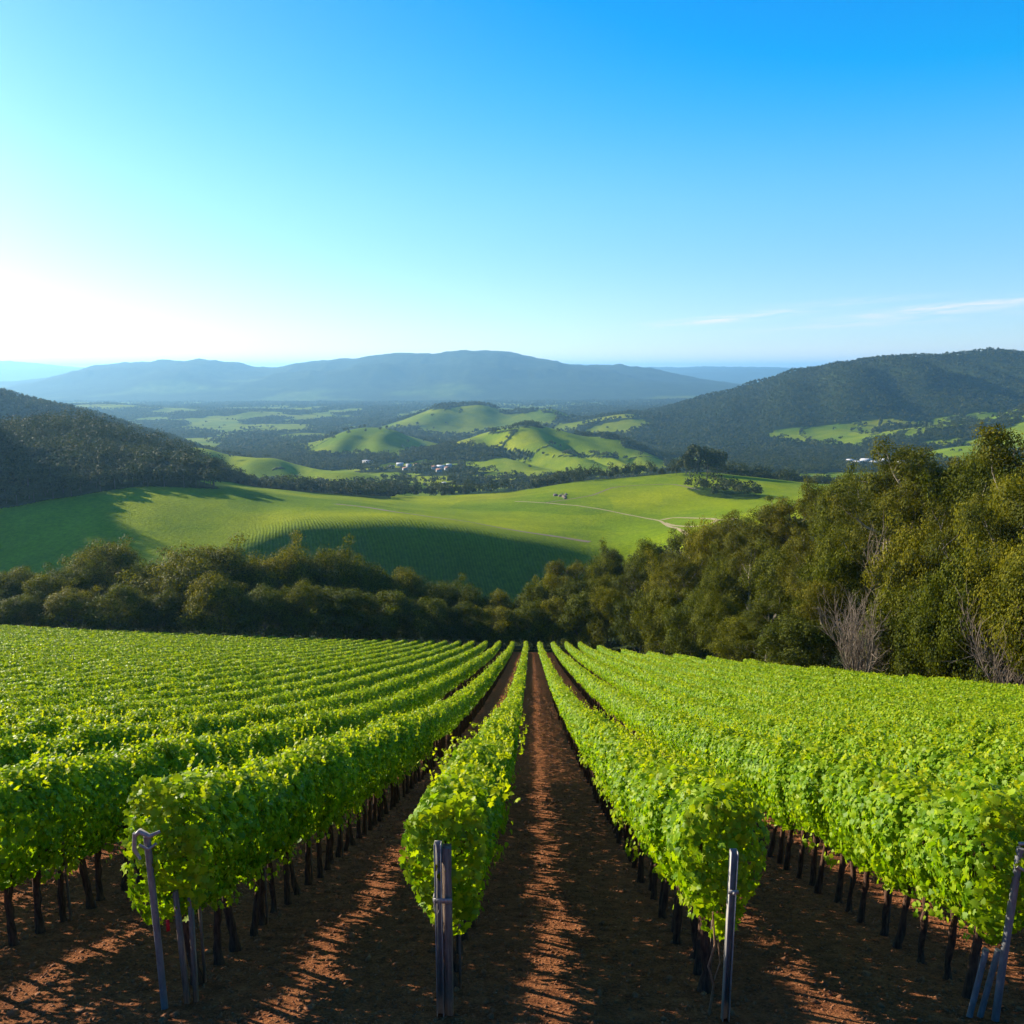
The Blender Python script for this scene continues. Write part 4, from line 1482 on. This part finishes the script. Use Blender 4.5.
    for i, (px, py, H, wd, lab) in enumerate([(676, 474, 9, 11, 'small dark tree at the left end of the clump on the green crest'), (697, 474, 29, 30, 'tall round dark tree in the clump on the green crest'), (717, 474, 25, 22, 'shorter round dark tree at the right end of the clump on the green crest'), (686, 475, 20, 20, 'middling dark tree left of the tallest in the clump on the green crest'), (707, 476, 22, 24, 'dark tree between the two tallest in the clump on the green crest'), (662, 475, 7, 9, 'low bush trailing left of the clump on the green crest')]):
        p = hit(px, py + 2, 600)
        Y = 772.0
        x = p[0] / p[1] * Y
        put_tree('round_tree', small[i % 5], x, Y, H, wd, lab, 'clump of trees on the green crest', rng)
    # the nearer trees of the left wooded ridge, one by one
    cand = []
    for i in range(9000):
        Y = rng.uniform(440, 760)
        c = rng.uniform(-0.74, -0.17)
        cand.append((c * Y, Y))
    X = np.array([a for a, b in cand])
    YY = np.array([b for a, b in cand])
    Z = terrain(X, YY)
    W, _ = cover(X, YY, Z)
    px, py, d = proj(X, YY, Z + 8)
    okm = (W > 0.5) & (px > -30)
    idx = [int(i) for i in np.argsort(d) if okm[i]]
    got = []
    for i in idx:
        if all((X[i] - X[j]) ** 2 + (YY[i] - YY[j]) ** 2 > 9.5 ** 2 for j in got):
            got.append(i)
        if len(got) >= 125:
            break
    got.sort(key=lambda i: px[i])
    for n, i in enumerate(got):
        H = rng.uniform(9, 15) * (1.5 if rng.random() < 0.2 else 1)
        put_tree('woodland_tree', rng.choice(small), float(X[i]), float(YY[i]), H, H * rng.uniform(0.85, 1.1), 'dark woodland tree, %s from left, edging the shaded field below the left ridge' % ordinal(n + 1), 'nearest trees of the left ridge wood', rng, z=float(Z[i]))
    return got, X, YY


BIG_GOT = build_trees()


def build_far_woods():
    R = np.random.RandomState(33)
    # what the terrain itself hides from the camera (with room for a step to the side)
    cg = np.linspace(-0.9, 0.9, 361)
    yg = 150 * 1.012 ** np.arange(300)
    CX, CY = np.meshgrid(cg, yg)
    TZ = terrain((CX * CY).ravel(), CY.ravel()).reshape(CX.shape)
    ang = TZ / CY
    run = np.maximum.accumulate(ang, axis=0)

    def visible(x, Y, z, h):
        c = x / Y
        i = np.clip(((c + 0.9) / 1.8 * 360).astype(int), 0, 360)
        j = np.clip((np.log(Y / 150) / math.log(1.012)).astype(int) - 1, 0, 299)
        return (z + h) / Y > run[j, i] - 0.004
    hx = np.array([p[0] for p in HOUSE_SPOTS])
    hy = np.array([p[1] for p in HOUSE_SPOTS])
    gx = BIG_GOT[1][BIG_GOT[0]]
    gy = BIG_GOT[2][BIG_GOT[0]]
    V_, F_, A_ = [], [], []
    nv = 0
    tot = 0
    for (y0, y1, cell, n, size, hmin, hmax, cmax) in ((222, 460, 8.0, 90, 1.0, 9, 13, 0.85), (460, 1000, 9.5, 130, 1.5, 8, 24, 0.85), (1000, 1900, 9.0, 30, 2.6, 7, 13, 0.82), (1900, 4550, 15.0, 13, 5.0, 8, 15, 0.8), (4550, 6600, 26.0, 8, 9.0, 9, 14, 0.8)):
        ny = int((y1 - y0) / cell)
        P = []
        for j in range(ny):
            Y = y0 + (j + 0.5) * cell
            nx = int(2 * cmax * Y / cell)
            xs = -cmax * Y + (np.arange(nx) + R.rand(nx)) * cell
            P.append(np.stack([xs, Y + R.uniform(-0.5, 0.5, nx) * cell], 1))
        P = np.concatenate(P)
        x, Y = P[:, 0], P[:, 1]
        z = terrain(x, Y)
        w, _ = cover(x, Y, z)
        h = R.uniform(hmin, hmax, len(x)) * (1 + 0.35 * fbm(x / 60, Y / 60, 2))
        if y0 == 460:
            qx = proj(x, Y, z)[0]
            h = np.where(qx > 225, h * 0.72, h)
        stray = (R.rand(len(x)) < 0.010) & (Y > 900)
        ok = ((w > 0.5) | stray) & visible(x, Y, z, h)
        if y0 < 300:
            ppx, ppy, _d = proj(x, Y, z + h)
            ok &= (ppy > sil(ppx) + 6)
        if y0 == 460:
            for k in range(len(gx)):
                ok &= (x - gx[k]) ** 2 + (Y - gy[k]) ** 2 > 36
        for k in range(len(hx)):
            near = (np.abs(x - hx[k]) < 16) & (Y < hy[k] + 14) & (Y > hy[k] - 60)
            ok &= ~near
        x, Y, z, h = x[ok], Y[ok], z[ok], h[ok]
        m = len(x)
        tot += m
        r = h * R.uniform(0.36, 0.52, m)
        v = unit(R.normal(size=(m, n, 3)))
        v[..., 2] = np.abs(v[..., 2]) * 1.15 - 0.25
        lump = 1 + 0.22 * np.sin(v[..., 0] * 5 + R.rand(m, 1) * 6) * np.cos(v[..., 1] * 5 + R.rand(m, 1) * 6)
        C = np.stack([x, Y, z + h * 0.52], 1)
        PP = C[:, None, :] + v * lump[..., None] * np.stack([r, r, h * 0.47], 1)[:, None, :] * R.uniform(0.75, 1.05, (m, n, 1))
        NN = v + R.normal(size=v.shape) * 0.38
        hue = np.repeat(R.rand(m, 1), n, 1)
        vv, ff, aa = leaf_cloud(PP.reshape(-1, 3), NN.reshape(-1, 3), size * R.uniform(0.7, 1.3, m * n), DIAM, R, (0.2 * R.rand(m * n)), 0.4)
        aa[:, 0] = np.clip(np.repeat(hue.ravel(), 4) * 0.8 + aa[:, 0] * 0.2, 0, 1)
        V_.append(vv)
        F_.append(ff + nv)
        A_.append(aa)
        nv += len(vv)
        print('band', y0, m)
    print('far trees', tot, 'verts', nv)
    o = link('forest', mk_mesh('forest', np.concatenate(V_), [(np.concatenate(F_), 0)], [M_WOODFAR], {'leaf': np.concatenate(A_)}))
    tag(o, 'dark woods covering the valley floor and the far hillsides', 'forest', None, 'stuff')


# ------------------------------------------------------------------ village, sheds, tracks
def plain_mat(name, c, rough=0.8):
    m, t = new_mat(name)
    out = nd(t, 'ShaderNodeOutputMaterial')
    b = nd(t, 'ShaderNodeBsdfPrincipled')
    b.inputs['Roughness'].default_value = rough
    n = nd(t, 'ShaderNodeTexNoise')
    n.inputs['Scale'].default_value = 0.8
    n.inputs['Detail'].default_value = 5
    g = nd(t, 'ShaderNodeNewGeometry')
    t.links.new(g.outputs['Position'], n.inputs['Vector'])
    c = np.array(c)
    t.links.new(ramp(t, n.outputs['Fac'], [(0.3, tuple(c * 0.82)), (0.7, tuple(np.clip(c * 1.08, 0, 0.9)))]), b.inputs['Base Color'])
    t.links.new(b.outputs[0], out.inputs['Surface'])
    return m


M_WALLW = plain_mat('pale_render', (0.50, 0.46, 0.42))
M_ROOFR = plain_mat('terracotta_roof', (0.48, 0.22, 0.14))
M_ROOFG = plain_mat('grey_metal_roof', (0.26, 0.27, 0.29), 0.6)
M_ROOFW = plain_mat('white_sheet_roof', (0.50, 0.50, 0.50), 0.6)
M_GLASS = plain_mat('dark_window', (0.05, 0.06, 0.08), 0.2)


def house(px, py, L, W, Hh, rot, roof, label, group, kind='house'):
    p = hit(px, py, 1100)
    HOUSE_SPOTS.append((p[0], p[1]))
    o = link(kind, None)
    o.location = (p[0], p[1], tz(p[0], p[1]))
    o.rotation_euler = (0, 0, rot)
    L, W, Hh = L * 0.62, W * 0.62, Hh * 0.8
    s = Soup()
    s.box((0, 0, Hh / 2 - 1), (L, W, Hh + 2))
    s.add([(-L / 2, -W / 2, Hh), (-L / 2, W / 2, Hh), (-L / 2, 0, Hh + W * 0.28)], [[0, 1, 2]])
    s.add([(L / 2, -W / 2, Hh), (L / 2, W / 2, Hh), (L / 2, 0, Hh + W * 0.28)], [[0, 2, 1]])
    link('wall', s.mesh('wall', [M_WALLW]), o)
    s = Soup()
    e, th = 0.6, 0.25
    for sg in (-1, 1):
        a = np.array([(-L / 2 - e, sg * (W / 2 + e), Hh - 0.25), (L / 2 + e, sg * (W / 2 + e), Hh - 0.25), (L / 2 + e, 0, Hh + W * 0.29), (-L / 2 - e, 0, Hh + W * 0.29)])
        v = np.concatenate([a, a + np.array([0, 0, th])])
        s.add(v, [[0, 1, 2, 3], [4, 7, 6, 5], [0, 4, 5, 1], [1, 5, 6, 2], [2, 6, 7, 3], [3, 7, 4, 0]])
    rf = link('roof', s.mesh('roof', [roof]), o)
    n = max(2, int(L / 5))
    for k in range(n):
        for sg in (-1, 1):
            s = Soup()
            s.box((-L / 2 + (k + 0.5) * L / n, sg * (W / 2 + 0.03), Hh * 0.52), (1.5, 0.12, 1.3))
            link('window', s.mesh('window', [M_GLASS]), o)
    tag(o, label, kind, group)
    return o


HOUSE_SPOTS = []


def strip(name, pts, width, mat, y0=150, lift=0.12):
    P = [hit(px, py, y0) for px, py in pts]
    xs = []
    for a, b in zip(P[:-1], P[1:]):
        n = max(2, int(np.linalg.norm(b - a) / 4))
        for t in np.linspace(0, 1, n, endpoint=False):
            xs.append(a + (b - a) * t)
    xs.append(P[-1])
    C = np.array(xs)
    for _ in range(3):
        C[1:-1] = (C[:-2] + 2 * C[1:-1] + C[2:]) / 4
    tg = np.gradient(C[:, :2], axis=0)
    tg /= np.linalg.norm(tg, axis=1)[:, None] + 1e-9
    nrm = np.stack([-tg[:, 1], tg[:, 0]], 1)
    rows = []
    wj = width * (1 + 0.3 * fbm(C[:, 0] / 9, C[:, 1] / 9, 2))
    for u in (-0.5, -0.25, 0, 0.25, 0.5):
        q = C[:, :2] + nrm * (u * wj)[:, None]
        rows.append(np.stack([q[:, 0], q[:, 1], terrain(q[:, 0], q[:, 1]) + lift], 1))
    V = np.stack(rows, 1).reshape(-1, 3)
    n = len(C)
    i = np.arange(n - 1)[:, None] * 5 + np.arange(4)[None, :]
    F = np.stack([i, i + 1, i + 6, i + 5], -1).reshape(-1, 4)
    o = link(name, mk_mesh(name, V, [(F, 0)], [mat], smooth=True))
    tag(o, kind='structure')


def build_village():
    rng = random.Random(3)
    g = 'houses of the valley village'
    spec = [(368, 463, 34, 9, 5, -0.3, M_ROOFG, 'long pale shed at the left end of the village below the dome-shaped hill'),
            (392, 468, 15, 9, 4, 0.2, M_ROOFG, 'grey-roofed house at the left of the middle village cluster'),
            (400, 466, 20, 11, 5, 0.1, M_ROOFW, 'white-roofed large house in the middle village cluster'),
            (409, 467, 15, 10, 5, -0.4, M_ROOFG, 'grey-roofed house, second from right in the middle village cluster'),
            (416, 466, 13, 9, 4, 0.4, M_ROOFR, 'red-roofed house at the right of the middle village cluster'),
            (405, 470, 12, 9, 4, 0.5, M_ROOFR, 'small red-roofed house in front of the middle village cluster'),
            (434, 469, 13, 9, 5, 0.0, M_ROOFR, 'red-roofed house at the left of the bright village centre'),
            (439, 472, 15, 10, 5, 0.3, M_ROOFR, 'red-roofed house low in the bright village centre'),
            (441, 469, 22, 12, 6, -0.1, M_ROOFW, 'white-roofed hall in the bright village centre'),
            (447, 470, 13, 9, 5, 0.5, M_ROOFR, 'red-roofed house right of the white-roofed village hall'),
            (449, 467, 15, 9, 5, 0.1, M_ROOFW, 'white-roofed house at the right end of the bright village centre'),
            (444, 485, 8, 7, 4, 0.2, M_ROOFW, 'lone small white house among trees below the village')]
    for s in spec:
        house(*s[:7], s[7], g)
    g2 = 'white sheds in the valley beside the wooded hill'
    lab = ['first', 'second', 'third', 'fourth', 'fifth', 'sixth', 'seventh']
    for k, (px, py, L, W) in enumerate([(850, 463, 22, 14), (857, 465, 30, 16), (866, 463, 34, 20), (875, 465, 30, 16), (884, 463, 26, 18), (893, 466, 30, 14), (901, 465, 18, 14)]):
        house(px, py, L, W, 7, rng.uniform(-0.15, 0.15), M_ROOFW, 'white metal-roofed shed, %s from left in the cluster below the wooded hill' % lab[k], g2, 'shed')
    house(958, 467, 26, 12, 5, 0.1, M_ROOFW, 'lone white shed right of the white shed cluster below the hill', g2, 'shed')
    dirt = plain_mat('dry_track', (0.33, 0.25, 0.11), 0.95)
    dark = plain_mat('dark_track', (0.17, 0.12, 0.05), 0.95)
    strip('farm_track', [(335, 504), (365, 507), (395, 512), (430, 517), (470, 522), (495, 527), (530, 533), (560, 537), (590, 542)], 5.5, dark, 350)
    strip('farm_track', [(515, 501.5), (545, 503), (575, 505.5), (610, 511), (640, 517), (660, 520.5), (682, 531), (700, 540)], 2.2, dirt, 350)
    strip('farm_track', [(545, 503), (590, 496), (612, 487.5), (640, 485), (672, 484), (700, 490)], 2.2, dark, 350)
    strip('farm_track', [(662, 520), (672, 517.5), (690, 518), (712, 518.5), (735, 519.5)], 3.5, dirt, 350)
    strip('farm_track', [(665, 523), (678, 526), (695, 527), (712, 524), (718, 520)], 2.6, dirt, 350)
    # stone outcrop by the track
    s = Soup()
    rr = np.random.RandomState(8)
    for k in range(9):
        p = hit(553 + 14 * rr.rand(), 494 + 5 * rr.rand(), 400)
        ico = unit(rr.normal(size=(1, 3)))
        th = np.linspace(0, 2 * math.pi, 7)[:-1]
        r = rr.uniform(1.2, 3.0)
        ring = [(p[0], p[1], p[2] + r * 0.7)]
        V = [(p[0] + r * math.cos(t) * rr.uniform(0.7, 1.2), p[1] + r * math.sin(t) * rr.uniform(0.7, 1.2), p[2] - 0.5) for t in th] + [(p[0] + 0.6 * r * math.cos(t + .3) * rr.uniform(0.7, 1.2), p[1] + 0.6 * r * math.sin(t + .3) * rr.uniform(0.7, 1.2), p[2] + r * rr.uniform(0.4, 0.7)) for t in th] + ring
        F = [[i, (i + 1) % 6, (i + 1) % 6 + 6, i + 6] for i in range(6)]
        s.add(V, F)
        s.add(V, [[i + 6, (i + 1) % 6 + 6, 12] for i in range(6)])
    o = link('rock_outcrop', s.mesh('rock_outcrop', [plain_mat('brown_stone', (0.16, 0.11, 0.075))]))
    tag(o, 'pile of brown boulders on the bright green slope beside the farm track', 'rocks')


build_village()
build_far_woods()
